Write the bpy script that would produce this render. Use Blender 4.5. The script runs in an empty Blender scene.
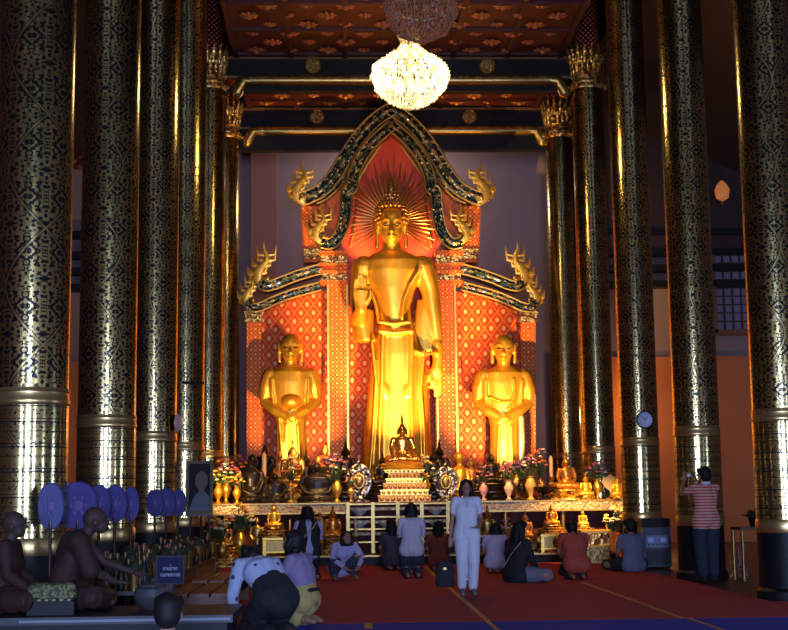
import bpy, bmesh, math, random
from mathutils import Vector, Matrix, Euler
R = random.Random(7)
PI = math.pi
S = bpy.context.scene
COL = S.collection
# ---------------------------------------------------------------- camera
F = 1353.2; PITCH = 0.1338; YAW = 0.0376; ROLL = -0.0119
CAMX, CAMZ = -1.2919, 1.3123
fw = Vector((math.sin(YAW)*math.cos(PITCH), math.cos(YAW)*math.cos(PITCH), math.sin(PITCH)))
rt0 = Vector((math.cos(YAW), -math.sin(YAW), 0)); up0 = rt0.cross(fw)
RT = math.cos(ROLL)*rt0 + math.sin(ROLL)*up0; UP = -math.sin(ROLL)*rt0 + math.cos(ROLL)*up0
cam = bpy.data.cameras.new('camera'); co = bpy.data.objects.new('camera', cam); COL.objects.link(co)
cam.sensor_fit = 'HORIZONTAL'; cam.sensor_width = 36; cam.lens = F*36/788; cam.clip_end = 200
m = Matrix((RT, UP, -fw)).transposed().to_4x4(); m.translation = Vector((CAMX, 0, CAMZ)); co.matrix_world = m
S.camera = co
def at(x, y, Y):
    """world point seen at photo position x, y on the depth plane Y"""
    d = fw + RT*((x-394)/F) - UP*((y-315)/F)
    t = Y/d.y
    return Vector((CAMX + d.x*t, Y, CAMZ + d.z*t))
def onfloor(x, y, z=0):
    d = fw + RT*((x-394)/F) - UP*((y-315)/F)
    t = (z-CAMZ)/d.z
    return Vector((CAMX+d.x*t, d.y*t, z))
# ---------------------------------------------------------------- materials
MATS = {}
def mat(name, col, rough=.5, metal=0, emit=None, es=0, spec=.5, coat=0, trans=0, alpha=1):
    if name in MATS: return MATS[name]
    m = bpy.data.materials.new(name); m.use_nodes = True; b = m.node_tree.nodes['Principled BSDF']
    b.inputs['Base Color'].default_value = (*col, 1); b.inputs['Roughness'].default_value = rough
    b.inputs['Metallic'].default_value = metal; b.inputs['Specular IOR Level'].default_value = spec
    b.inputs['Coat Weight'].default_value = coat; b.inputs['Transmission Weight'].default_value = trans
    b.inputs['Alpha'].default_value = alpha
    if emit: b.inputs['Emission Color'].default_value = (*emit, 1); b.inputs['Emission Strength'].default_value = es
    MATS[name] = m; return m
class NT:
    def __init__(s, m): s.t = m.node_tree; s.b = s.t.nodes['Principled BSDF']
    def n(s, typ, **k):
        x = s.t.nodes.new(typ)
        for a, v in k.items():
            if a == 'ins':
                for i, w in v.items(): s.put(x.inputs[i], w)
            else: setattr(x, a, v)
        return x
    def put(s, inp, w):
        if hasattr(w, 'is_output') or isinstance(w, bpy.types.NodeSocket): s.t.links.new(w, inp)
        else: inp.default_value = w
    def math(s, op, a, b=0., c=None):
        x = s.n('ShaderNodeMath', operation=op); s.put(x.inputs[0], a); s.put(x.inputs[1], b)
        if c is not None: s.put(x.inputs[2], c)
        return x.outputs[0]
    def sep(s, v): x = s.n('ShaderNodeSeparateXYZ', ins={0: v}); return x.outputs
    def comb(s, a, b, c=0.): return s.n('ShaderNodeCombineXYZ', ins={0: a, 1: b, 2: c}).outputs[0]
    def mix(s, f, a, b):
        x = s.n('ShaderNodeMix', data_type='RGBA'); s.put(x.inputs[0], f); s.put(x.inputs[6], a); s.put(x.inputs[7], b); return x.outputs[2]
    def mixf(s, f, a, b):
        x = s.n('ShaderNodeMix', data_type='FLOAT'); s.put(x.inputs[0], f); s.put(x.inputs[2], a); s.put(x.inputs[3], b); return x.outputs[0]
    def noise(s, v, sc, det=2., rough=.5): 
        return s.n('ShaderNodeTexNoise', ins={'Vector': v, 'Scale': sc, 'Detail': det, 'Roughness': rough}).outputs[0]
    def bump(s, h, st=.3, d=.02): s.put(s.b.inputs['Normal'], s.n('ShaderNodeBump', ins={'Strength': st, 'Distance': d, 'Height': h}).outputs[0])
GOLD = (.83, .60, .22, 1); DARKLAC = (.008, .007, .006, 1)
def column_mat(name, drum=False):
    m = mat(name, (.8, .6, .2), .28, 1); t = NT(m)
    uv = t.n('ShaderNodeUVMap').outputs[0]; u, v, _ = t.sep(uv)
    warp = t.noise(uv, 3., 1.)
    fu = t.math('PINGPONG', u, .17); fv = t.math('PINGPONG', t.math('ADD', v, t.math('MULTIPLY', warp, .02)), .26)
    vec = t.comb(fu, fv)
    n1 = t.noise(vec, 26. if not drum else 30., 1.6, .55)
    g = t.math('GREATER_THAN', n1, .50 if not drum else .43)
    # thin vine rings
    vo = t.n('ShaderNodeTexVoronoi', ins={'Vector': vec, 'Scale': 13.}).outputs['Distance']
    ring = t.math('LESS_THAN', t.math('ABSOLUTE', t.math('SUBTRACT', vo, .42)), .05)
    g = t.math('MAXIMUM', g, ring)
    # large pointed medallions
    lu = t.math('DIVIDE', t.math('PINGPONG', u, .374), .374); lv = t.math('DIVIDE', t.math('PINGPONG', v, .55), .55)
    lv = t.math('POWER', lv, 1.6)
    d = t.math('ABSOLUTE', t.math('SUBTRACT', lu, lv)); line = t.math('LESS_THAN', d, .035)
    gap = t.math('LESS_THAN', t.math('ABSOLUTE', t.math('SUBTRACT', d, .05)), .015)
    g = t.math('MAXIMUM', t.math('MULTIPLY', g, t.math('SUBTRACT', 1., gap)), line)
    if drum:
        vv = t.math('PINGPONG', v, .345)
        b1 = t.math('LESS_THAN', vv, .035); b2 = t.math('LESS_THAN', t.math('ABSOLUTE', t.math('SUBTRACT', vv, .1)), .012)
        b3 = t.math('LESS_THAN', t.math('ABSOLUTE', t.math('SUBTRACT', vv, .30)), .02)
        g = t.math('MAXIMUM', t.math('MAXIMUM', g, b1), t.math('MAXIMUM', b2, b3))
        for o_, p_, w_2 in ((0., .0575, .0045), (.03, .115, .007)):
            ln_ = t.math('LESS_THAN', t.math('PINGPONG', t.math('ADD', v, o_), p_), w_2); g = t.math('MULTIPLY', g, t.math('SUBTRACT', 1., ln_))
    t.put(t.b.inputs['Base Color'], t.mix(g, (.03, .024, .014, 1) if drum else (.010, .009, .007, 1), (.66, .53, .19, 1) if drum else (.58, .44, .15, 1)))
    t.put(t.b.inputs['Metallic'], t.mixf(g, .35, 1.))
    big = t.noise(uv, 9., 2.)
    ro = t.mixf(big, .10 if drum else .14, .20 if drum else .27)
    t.put(t.b.inputs['Roughness'], ro)
    t.bump(g, .05, .002)
    return m
def diaper_mat(name, base, line, flower, k=3.0, rough=.5, metal=0., th=.07, fr=.2, axis='xz', aspect=.75):
    """diamond lattice with a flower in each cell, in object coordinates"""
    m = mat(name, base, rough, metal, spec=.2); t = NT(m)
    x, y, z = t.sep(t.n('ShaderNodeTexCoord').outputs['Object'])
    if axis == 'uv': x, z, _ = t.sep(t.n('ShaderNodeUVMap').outputs[0])
    z = t.math('MULTIPLY', z, aspect)
    a = t.math('FRACT', t.math('MULTIPLY', t.math('ADD', x, z), k)); b = t.math('FRACT', t.math('MULTIPLY', t.math('SUBTRACT', x, z), k))
    ea = t.math('PINGPONG', a, .5); eb = t.math('PINGPONG', b, .5)
    ln = t.math('LESS_THAN', t.math('MINIMUM', ea, eb), th)
    da = t.math('SUBTRACT', a, .5); db = t.math('SUBTRACT', b, .5)
    r = t.math('SQRT', t.math('ADD', t.math('MULTIPLY', da, da), t.math('MULTIPLY', db, db)))
    fl = t.math('LESS_THAN', r, fr)
    fine = t.noise(t.comb(x, z), 22., 2.)
    basec = t.mix(t.math('GREATER_THAN', fine, .56), (*base, 1), (base[0]*1.4, base[1]*1.5+.01, base[2]*1.2, 1))
    c = t.mix(ln, basec, (*line, 1)); c = t.mix(fl, c, (*flower, 1))
    t.put(t.b.inputs['Base Color'], c); t.bump(t.math('MAXIMUM', ln, fl), .4, .02)
    return m
def mosaic_mat(name, c1, c2, sc=14., rough=.25, metal=.6, th=.6):
    if name in MATS: return MATS[name]
    m = mat(name, c1, rough, metal); t = NT(m)
    o = t.n('ShaderNodeTexCoord').outputs['Object']
    vo = t.n('ShaderNodeTexVoronoi', ins={'Vector': o, 'Scale': sc})
    r = t.sep(vo.outputs['Color'])[0]
    t.put(t.b.inputs['Base Color'], t.mix(t.math('GREATER_THAN', r, th), (*c1, 1), (*c2, 1)))
    t.bump(vo.outputs['Distance'], .6, .02); return m
def noisy_mat(name, c1, c2, sc=4., rough=.6, metal=0., bump=.1, det=3.):
    if name in MATS: return MATS[name]
    m = mat(name, c1, rough, metal); t = NT(m); o = t.n('ShaderNodeTexCoord').outputs['Object']
    n = t.noise(o, sc, det); t.put(t.b.inputs['Base Color'], t.mix(n, (*c1, 1), (*c2, 1)))
    if bump: t.bump(n, bump, .01)
    return m
M_SHAFT = column_mat('gilt lacquer'); M_DRUM = column_mat('gilt drum', True)
M_BLACK = mat('black lacquer', (.006, .006, .007), .5, spec=.25)
M_GOLD = noisy_mat('gold leaf', (.95, .62, .12), (.85, .50, .07), 5., .32, .85, .12)
M_GOLD2 = noisy_mat('statue gold', (.98, .55, .06), (.88, .44, .04), 2.2, .36, .75, .05)
M_OLDGOLD = noisy_mat('old gold', (.55, .36, .10), (.32, .19, .05), 12., .35, .9, .3)
M_GOLDFIL = mosaic_mat('gilt carving', (.75, .48, .12), (.22, .10, .03), 16., .35, .8, .55)
M_PALEGILT = mosaic_mat('pale gilt carving', (.42, .33, .19), (.30, .22, .12), 22., .4, .5, .5)
M_GREEN = mosaic_mat('dark glass mosaic', (.010, .018, .012), (.26, .20, .09), 15., .22, .6, .74)  # brown-gold cells put glints into the mosaic colour
M_REDD = diaper_mat('red diaper', (.58, .055, .005), (.70, .20, .03), (.80, .42, .14), 3.2, .42, .2, .055, .2)
M_REDS = diaper_mat('small diaper', (.58, .06, .008), (.70, .26, .04), (.75, .42, .15), 4.8, .42, .25, .08, .2, aspect=1.)
M_REDL = diaper_mat('lattice shaft', (.16, .012, .008), (.10, .012, .008), (.75, .30, .16), 8.5, .4, .3, .05, .24, axis='uv', aspect=1.)
M_REDP = noisy_mat('red lacquer', (.75, .07, .015), (.60, .045, .01), 3., .4, .15)
M_ORANGE = noisy_mat('orange lacquer', (.75, .17, .03), (.60, .10, .02), 3., .4, .2)
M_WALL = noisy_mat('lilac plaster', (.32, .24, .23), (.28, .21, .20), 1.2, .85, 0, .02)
M_PINK = noisy_mat('pink strip', (.42, .20, .15), (.36, .16, .12), 1.2, .85, 0, .02)
M_DADO = noisy_mat('orange plaster', (.62, .22, .07), (.55, .18, .05), .8, .8, 0, .02)
M_CARPET = noisy_mat('red carpet', (.46, .03, .028), (.33, .02, .02), 60., .95, 0, .3)
M_BLUE = noisy_mat('blue carpet', (.008, .03, .50), (.006, .02, .36), 60., .95, 0, .3)
M_YEL = mat('carpet seam tape', (.62, .30, .05), .7)
M_FLOOR = noisy_mat('dark stone', (.06, .035, .025), (.035, .02, .016), 3., .35, 0, .02)
M_WOOD = noisy_mat('dark wood', (.05, .025, .012), (.03, .014, .008), 6., .4, 0, .05)
M_BWOOD = noisy_mat('brown wood', (.26, .10, .035), (.16, .06, .02), 5., .45, 0, .05)
M_CEIL = noisy_mat('red ceiling boards', (.08, .010, .008), (.055, .007, .006), 2., .5, 0, .05)
M_RCLOTH = noisy_mat('dark red cloth', (.12, .02, .015), (.07, .01, .01), 8, .8)
M_DARKBR = mat('dark bronze', (.035, .022, .014), .3, .6)
M_SILVER = mosaic_mat('silver filigree', (.62, .60, .52), (.06, .055, .05), 20., .3, .85, .45)
# ---------------------------------------------------------------- mesh builder
class MB:
    def __init__(s): s.v = []; s.f = []; s.uv = {}
    def add(s, vs, fs, uvs=None):
        o = len(s.v); s.v += [Vector(p) for p in vs]
        for i, f in enumerate(fs):
            if uvs: s.uv[len(s.f)] = uvs[i]
            s.f.append([o+j for j in f])
        return s
    def box(s, c, size, rot=None):
        c = Vector(c); h = Vector(size)/2; vs = []
        for x in (-1, 1):
            for y in (-1, 1):
                for z in (-1, 1):
                    p = Vector((x*h.x, y*h.y, z*h.z))
                    if rot: p = rot @ p
                    vs.append(c+p)
        return s.add(vs, [(0,1,3,2),(4,6,7,5),(0,4,5,1),(2,3,7,6),(0,2,6,4),(1,5,7,3)])
    def bbox(s, x0, x1, y0, y1, z0, z1): return s.box(((x0+x1)/2, (y0+y1)/2, (z0+z1)/2), (abs(x1-x0), abs(y1-y0), abs(z1-z0)))
    def ell(s, c, r, seg=14, rings=9, rot=None):
        c = Vector(c); r = (r, r, r) if isinstance(r, (int, float)) else r
        vs = [(0, 0, 1)]
        for i in range(1, rings):
            a = PI*i/rings
            for j in range(seg):
                b = 2*PI*j/seg; vs.append((math.sin(a)*math.cos(b), math.sin(a)*math.sin(b), math.cos(a)))
        vs.append((0, 0, -1)); out = []
        for p in vs:
            q = Vector((p[0]*r[0], p[1]*r[1], p[2]*r[2]))
            if rot: q = rot @ q
            out.append(c+q)
        fs = [(0, 1+j, 1+(j+1) % seg) for j in range(seg)]
        for i in range(rings-2):
            for j in range(seg):
                a = 1+i*seg+j; b = 1+i*seg+(j+1) % seg; fs.append((a, a+seg, b+seg, b))
        n = len(vs)-1; fs += [(n, 1+(rings-2)*seg+(j+1) % seg, 1+(rings-2)*seg+j) for j in range(seg)]
        return s.add(out, fs)
    def tube(s, pts, rad, seg=10, flat=1., round_ends=True):
        """tapered rounded tube through pts, rad per point; flat squeezes along world y"""
        P = [Vector(p) for p in pts]; rad = [rad]*len(P) if isinstance(rad, (int, float)) else list(rad)
        if round_ends:
            d0 = (P[0]-P[1]).normalized(); d1 = (P[-1]-P[-2]).normalized()
            PP = []; RR = []
            for a in (80, 55, 28): PP.append(P[0]+d0*rad[0]*math.sin(math.radians(a))); RR.append(rad[0]*math.cos(math.radians(a)))
            PP += P; RR += rad
            for a in (28, 55, 80): PP.append(P[-1]+d1*rad[-1]*math.sin(math.radians(a))); RR.append(rad[-1]*math.cos(math.radians(a)))
            P, rad = PP, RR
        vs = []; ref = None
        for i, p in enumerate(P):
            d = (P[min(i+1, len(P)-1)]-P[max(i-1, 0)]).normalized()
            if ref is None: ref = d.orthogonal().normalized()
            ref = (ref-d*ref.dot(d)); ref = ref.normalized() if ref.length > 1e-6 else d.orthogonal().normalized()
            b = d.cross(ref)
            for j in range(seg):
                a = 2*PI*j/seg; o = (ref*math.cos(a)+b*math.sin(a))*rad[i]; o.y *= flat; vs.append(p+o)
        n = len(P); fs = [(i*seg+j, i*seg+(j+1) % seg, (i+1)*seg+(j+1) % seg, (i+1)*seg+j) for i in range(n-1) for j in range(seg)]
        fs += [tuple(reversed(range(seg))), tuple((n-1)*seg+j for j in range(seg))]
        return s.add(vs, fs)
    def lathe(s, prof, c=(0, 0, 0), seg=24, uvs=False, sx=1., sy=1., caps=True):
        c = Vector(c); vs = []; n = len(prof)
        for r, z in prof:
            for j in range(seg):
                a = 2*PI*j/seg; vs.append(c+Vector((r*math.cos(a)*sx, r*math.sin(a)*sy, z)))
        fs = []; uu = []
        for i in range(n-1):
            for j in range(seg):
                fs.append((i*seg+j, i*seg+(j+1) % seg, (i+1)*seg+(j+1) % seg, (i+1)*seg+j))
                R0 = max(p[0] for p in prof); k = 2*PI*R0/seg
                uu.append([(j*k, prof[i][1]), ((j+1)*k, prof[i][1]), ((j+1)*k, prof[i+1][1]), (j*k, prof[i+1][1])])
        if caps:
            fs += [tuple(reversed(range(seg))), tuple((n-1)*seg+j for j in range(seg))]; uu += [[(0, 0)]*seg]*2
        return s.add(vs, fs, uu if uvs else None)
    def loft(s, rings, seg=24, p=2.):
        """rings: (center Vector, rx, ry) superellipse sections stacked in z"""
        vs = []
        for c, rx, ry in rings:
            for j in range(seg):
                a = 2*PI*j/seg; ca, sa = math.cos(a), math.sin(a)
                vs.append(Vector(c)+Vector((rx*math.copysign(abs(ca)**(2/p), ca), ry*math.copysign(abs(sa)**(2/p), sa), 0)))
        n = len(rings); fs = [(i*seg+j, i*seg+(j+1) % seg, (i+1)*seg+(j+1) % seg, (i+1)*seg+j) for i in range(n-1) for j in range(seg)]
        fs += [tuple(reversed(range(seg))), tuple((n-1)*seg+j for j in range(seg))]
        return s.add(vs, fs)
    def prism(s, poly, y0, y1):
        """poly: (x, z) outline, extruded from y0 to y1"""
        n = len(poly); vs = [(x, y0, z) for x, z in poly]+[(x, y1, z) for x, z in poly]
        fs = [tuple(range(n)), tuple(reversed(range(n, 2*n)))]+[(i, i+n, (i+1) % n+n, (i+1) % n) for i in range(n)]
        return s.add(vs, fs)
    def ribbon(s, path, w, y0, y1):
        """band of width w along an (x, z) path, from depth y0 to y1"""
        P = [Vector((x, z)) for x, z in path]; n = len(P); w = [w]*n if isinstance(w, (int, float)) else w
        A = []; B = []
        for i, p in enumerate(P):
            d = (P[min(i+1, n-1)]-P[max(i-1, 0)]).normalized(); q = Vector((-d.y, d.x))*w[i]/2
            A.append(p+q); B.append(p-q)
        vs = []
        for y in (y0, y1):
            vs += [(a.x, y, a.y) for a in A]+[(b.x, y, b.y) for b in B]
        k = 2*n; fs = []
        for i in range(n-1):
            fs += [(i, i+1, n+i+1, n+i), (k+i, k+n+i, k+n+i+1, k+i+1), (i, k+i, k+i+1, i+1), (n+i, n+i+1, k+n+i+1, k+n+i)]
        fs += [(0, n, k+n, k), (n-1, k+n-1, k+2*n-1, 2*n-1)]
        return s.add(vs, fs)
    def xf(s, M):
        s.v = [M @ p for p in s.v]; return s
    def mesh(s, name, smooth=True):
        me = bpy.data.meshes.new(name); me.from_pydata([tuple(p) for p in s.v], [], s.f)
        if s.uv:
            ul = me.uv_layers.new(name='UVMap')
            for i, u in s.uv.items():
                for k, li in enumerate(me.polygons[i].loop_indices): ul.data[li].uv = u[k]
        bm = bmesh.new(); bm.from_mesh(me); bmesh.ops.recalc_face_normals(bm, faces=bm.faces); bm.to_mesh(me); bm.free()
        if smooth:
            me.polygons.foreach_set('use_smooth', [True]*len(me.polygons))
            try: me.set_sharp_from_angle(angle=math.radians(38))
            except Exception: pass
        return me
    def build(s, name, material, parent=None, smooth=True, loc=None, **k):
        me = s.mesh(name, smooth); o = bpy.data.objects.new(name, me); COL.objects.link(o); me.materials.append(material)
        if loc is not None: o.location = loc
        if parent is not None: o.parent = parent
        tag(o, **k); return o
    def fuse(s, name, material, parent=None, voxel=.02, sm=3, **k):
        """one continuous skin around all the shapes"""
        me = s.mesh(name, False); t = bpy.data.objects.new('t', me); COL.objects.link(t)
        r = t.modifiers.new('r', 'REMESH'); r.mode = 'VOXEL'; r.voxel_size = voxel; r.use_smooth_shade = True
        if sm: q = t.modifiers.new('s', 'SMOOTH'); q.factor = .5; q.iterations = sm
        dg = bpy.context.evaluated_depsgraph_get(); dg.update()
        nm = bpy.data.meshes.new_from_object(t.evaluated_get(dg)); bpy.data.objects.remove(t); bpy.data.meshes.remove(me)
        nm.name = name; nm.materials.clear(); nm.materials.append(material)
        nm.polygons.foreach_set('use_smooth', [True]*len(nm.polygons))
        o = bpy.data.objects.new(name, nm); COL.objects.link(o)
        if parent is not None: o.parent = parent
        tag(o, **k); return o
def tag(o, label=None, cat=None, group=None, kind=None):
    if label: o['label'] = label
    if cat: o['category'] = cat
    if group: o['group'] = group
    if kind: o['kind'] = kind
    return o
def empty(name, loc=(0, 0, 0), rz=0., sc=1., **k):
    o = bpy.data.objects.new(name, None); COL.objects.link(o); o.location = loc; o.rotation_euler = (0, 0, rz)
    o.scale = (sc, sc, sc) if isinstance(sc, (int, float)) else sc
    o.empty_display_size = .2; return tag(o, **k)
def copy_tree(o, parent=None):
    c = o.copy(); COL.objects.link(c)
    if parent is not None: c.parent = parent
    for ch in list(o.children): copy_tree(ch, c)
    return c
def V(*a): return Vector(a)
def curve(pts, n=8):
    """Catmull-Rom through (x, z) points"""
    P = [Vector(p) for p in pts]; out = []
    for i in range(len(P)-1):
        a = P[max(i-1, 0)]; b = P[i]; c = P[i+1]; d = P[min(i+2, len(P)-1)]
        for j in range(n):
            t = j/n; out.append(.5*((2*b)+(c-a)*t+(2*a-5*b+4*c-d)*t*t+(3*b-a-3*c+d)*t**3))
    out.append(P[-1]); return out
# ---------------------------------------------------------------- room shell
W2 = 3.9; CR = .357; D = 4.163; YB = 33.70
XC = W2+CR
STR = dict(kind='structure')
MB().bbox(-10, 10, -8, 37.2, -.3, 0).build('floor', M_FLOOR, **STR)
bw = MB().bbox(-10, 10, 37, 37.3, 0, 16).build('wall_back', M_WALL, **STR)
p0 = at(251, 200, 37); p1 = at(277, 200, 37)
MB().bbox(p0.x, p1.x, 36.9, 37, 0, 13).build('trim_1', M_PINK, **STR)  # pink vertical strip on the back wall
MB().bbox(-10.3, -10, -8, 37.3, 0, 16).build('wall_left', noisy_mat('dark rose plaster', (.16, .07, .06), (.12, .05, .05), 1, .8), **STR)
for y0, y1, z0, z1 in ((-8, 2., 0, 16), (3.4, 11.6, 0, 16), (13., 37.3, 0, 16), (2., 3.4, 3.3, 16), (11.6, 13., 3.3, 16)):
    MB().bbox(10, 10.3, y0, y1, z0, z1).build('wall_right', M_WALL, **STR)
# orange dado at the far end of the side aisles
zd = at(690, 357, 37).z
MB().bbox(4.4, 10, 36.85, 37, 0, zd).build('trim_2', M_DADO, **STR)
MB().bbox(-10, -4.4, 36.85, 37, 0, zd).build('trim_3', M_DADO, **STR)
# front wall with a tall central doorway and two narrow side doorways (behind the viewer)
for i, (x0, x1, z0, z1) in enumerate([(-10, -8, 0, 16), (-6.8, -2.6, 0, 16), (1.6, 6.2, 0, 16), (7.4, 10, 0, 16), (-8, -6.8, 3.6, 16), (6.2, 7.4, 3.6, 16), (-2.6, 1.6, 7.2, 16)]):
    MB().bbox(x0, x1, -8.3, -8, z0, z1).build('wall_front', M_BLACK, **STR)
# ceilings: nave bays step up towards the viewer
zc1 = at(400, 56, 29.6).z; zc2 = at(400, 107, 33.7).z
print('ceiling', zc1, zc2)
def ornate_ceiling(y0, y1, z, cols, rows, name='ceiling'):
    c = MB().bbox(-3.72, 3.72, y0, y1, z, z+.2).build(name, M_CEIL, **STR)
    b = MB()
    for k in range(7): b.bbox(-3.66+k*1.22-.06, -3.66+k*1.22+.06, y0, y1, z-.07, z)
    for k in range(int((y1-y0)/1.6)+1): b.bbox(-3.7, 3.7, y0+k*1.6-.06, y0+k*1.6+.06, z-.065, z)
    b.build('coffer_ribs', mat('dark red rib', (.05, .008, .008), .5), c)
    fm = None
    for iy in range(rows):
        for ix in range(cols):
            X = -4.0+ix*(8./(cols-1)) + (.4 if iy % 2 else 0); Y = y1-.45-iy*.55
            if abs(X) > 3.5 or Y < y0+.2: continue
            if fm is None:
                q = MB()
                for a in range(8):
                    q.ell((.13*math.cos(a*PI/4), .13*math.sin(a*PI/4), -.02), (.085, .045, .02), 8, 5, Matrix.Rotation(a*PI/4, 3, 'Z'))
                q.ell((0, 0, -.05), (.07, .07, .06), 8, 5)
                fm = q.mesh('lotus_ornament'); fm.materials.append(M_GILTCEIL)
            o = bpy.data.objects.new('lotus_ornament', fm); COL.objects.link(o); o.parent = c; o.location = (X, Y, z-.02)
            s = 1.0 if (ix+iy//2) % 2 else .7; o.scale = (s, s, s)
M_GILTCEIL = noisy_mat('gilt ornament', (.50, .20, .08), (.40, .14, .05), 9., .45, .4)
ornate_ceiling(23.0, 29.55, zc1, 11, 11)
ornate_ceiling(29.8, 33.6, zc2, 11, 6)
MB().bbox(-4.7, 4.7, 34.1, 37.2, zc2, zc2+.2).build('ceiling', M_BLACK, **STR)
MB().bbox(-4.7, 4.7, 23.0, 37.2, zc1+1.5, zc1+1.7).build('ceiling', M_BLACK, **STR)
MB().bbox(-4.7, 4.7, -8, 23.0, zc1+1.5, zc1+1.7).build('ceiling', M_CEIL, **STR)
MB().bbox(-3.75, 3.75, 22.9, 23.05, zc1, zc1+1.5).build('trim_4', M_BLACK, **STR)
zs = at(715, 178, 36.9).z
M_AISLE = diaper_mat('aisle ceiling', (.14, .02, .012), (.05, .01, .01), (.5, .16, .09), 3.4, .5, .1, .06, .22, aspect=1.)
for sx in (-1, 1):
    v = [(sx*4.7, -8, zs+2.2), (sx*10, -8, zs), (sx*10, 37, zs), (sx*4.7, 37, zs+2.2)]
    q = MB(); q.add([(a, b, c) for a, b, c in v]+[(a, b, c+.2) for a, b, c in v], [(0,1,2,3),(7,6,5,4),(0,4,5,1),(1,5,6,2),(2,6,7,3),(3,7,4,0)])
    q.build('ceiling', M_WOOD, **STR)
    MB().bbox(min(sx*4.7, sx*4.9), max(sx*4.7, sx*4.9), -8, 37, zs+1.6, zc1+1.7).build('trim_5' if sx < 0 else 'trim_6', M_BLACK, **STR)
    # red lattice frieze and dark cross beams at the far end of the aisle
    xa, xb = (5.0, 10) if sx > 0 else (-10, -5.0)
    fz = MB().bbox(xa, xb, 36.7, 37, at(715, 166, 36.8).z, at(715, 148, 36.8).z); fz.build('trim_7' if sx > 0 else 'trim_8', M_AISLE, **STR)
    b = MB()
    for yy in (232, 252, 268, 284): 
        z = at(660, yy, 36.6).z; b.bbox(xa, xb, 36.5, 36.9, z-.09, z+.09)
    b.build('trim_9' if sx > 0 else 'trim_10', M_BLACK, **STR)
MB().bbox(4.9, 10, 36.62, 36.98, at(715, 252, 36.7).z, zs+2).build('trim_11', M_WOOD, **STR)  # dark board added to darken the upper aisle wall
lp = at(722, 190, 34.5); wl = empty('hanging_lamp', lp, label='small orange glowing lamp high in the right side aisle', cat='lamp')
MB().lathe([(.02, -.3), (.16, -.22), (.2, 0), (.12, .16), (.03, .25)], seg=16).build('lamp_shade', mat('lamp glass', (.6, .2, .06), .4, emit=(1., .3, .08), es=.3), wl)
MB().tube([(0, 0, .24), (0, 0, 3.)], .012, 6).build('chain', M_BLACK, wl); MB().lathe([(.02, -.42), (.05, -.36), (.03, -.3)], seg=10).build('finial', M_OLDGOLD, wl)
# traceried window seen in the right side aisle
wp0 = at(716, 330, 36.8); wp1 = at(747, 255, 36.8)
wf = MB()
wf.bbox(wp0.x-.1, wp0.x, 36.6, 36.85, wp0.z-.1, wp1.z+.1); wf.bbox(wp1.x, wp1.x+.1, 36.6, 36.85, wp0.z-.1, wp1.z+.1)
wf.bbox(wp0.x-.1, wp1.x+.1, 36.6, 36.85, wp1.z, wp1.z+.15); wf.bbox(wp0.x-.1, wp1.x+.1, 36.6, 36.85, wp0.z-.15, wp0.z)
wd = wf.build('window_1', M_BWOOD, **STR)
g = MB(); g.bbox(wp0.x, wp1.x, 36.78, 36.82, wp0.z, wp1.z); g.build('window_pane', noisy_mat('dim lilac glass', (.34, .24, .30), (.28, .2, .26), 3, .5), wd)
g = MB()
for k in range(1, 4): x = wp0.x+(wp1.x-wp0.x)*k/4; g.bbox(x-.02, x+.02, 36.72, 36.78, wp0.z, wp1.z)
for k in range(1, 9): z = wp0.z+(wp1.z-wp0.z)*k/9; g.bbox(wp0.x, wp1.x, 36.73, 36.77, z-.015, z+.015)
g.build('window_tracery', M_WOOD, wd)

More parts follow.
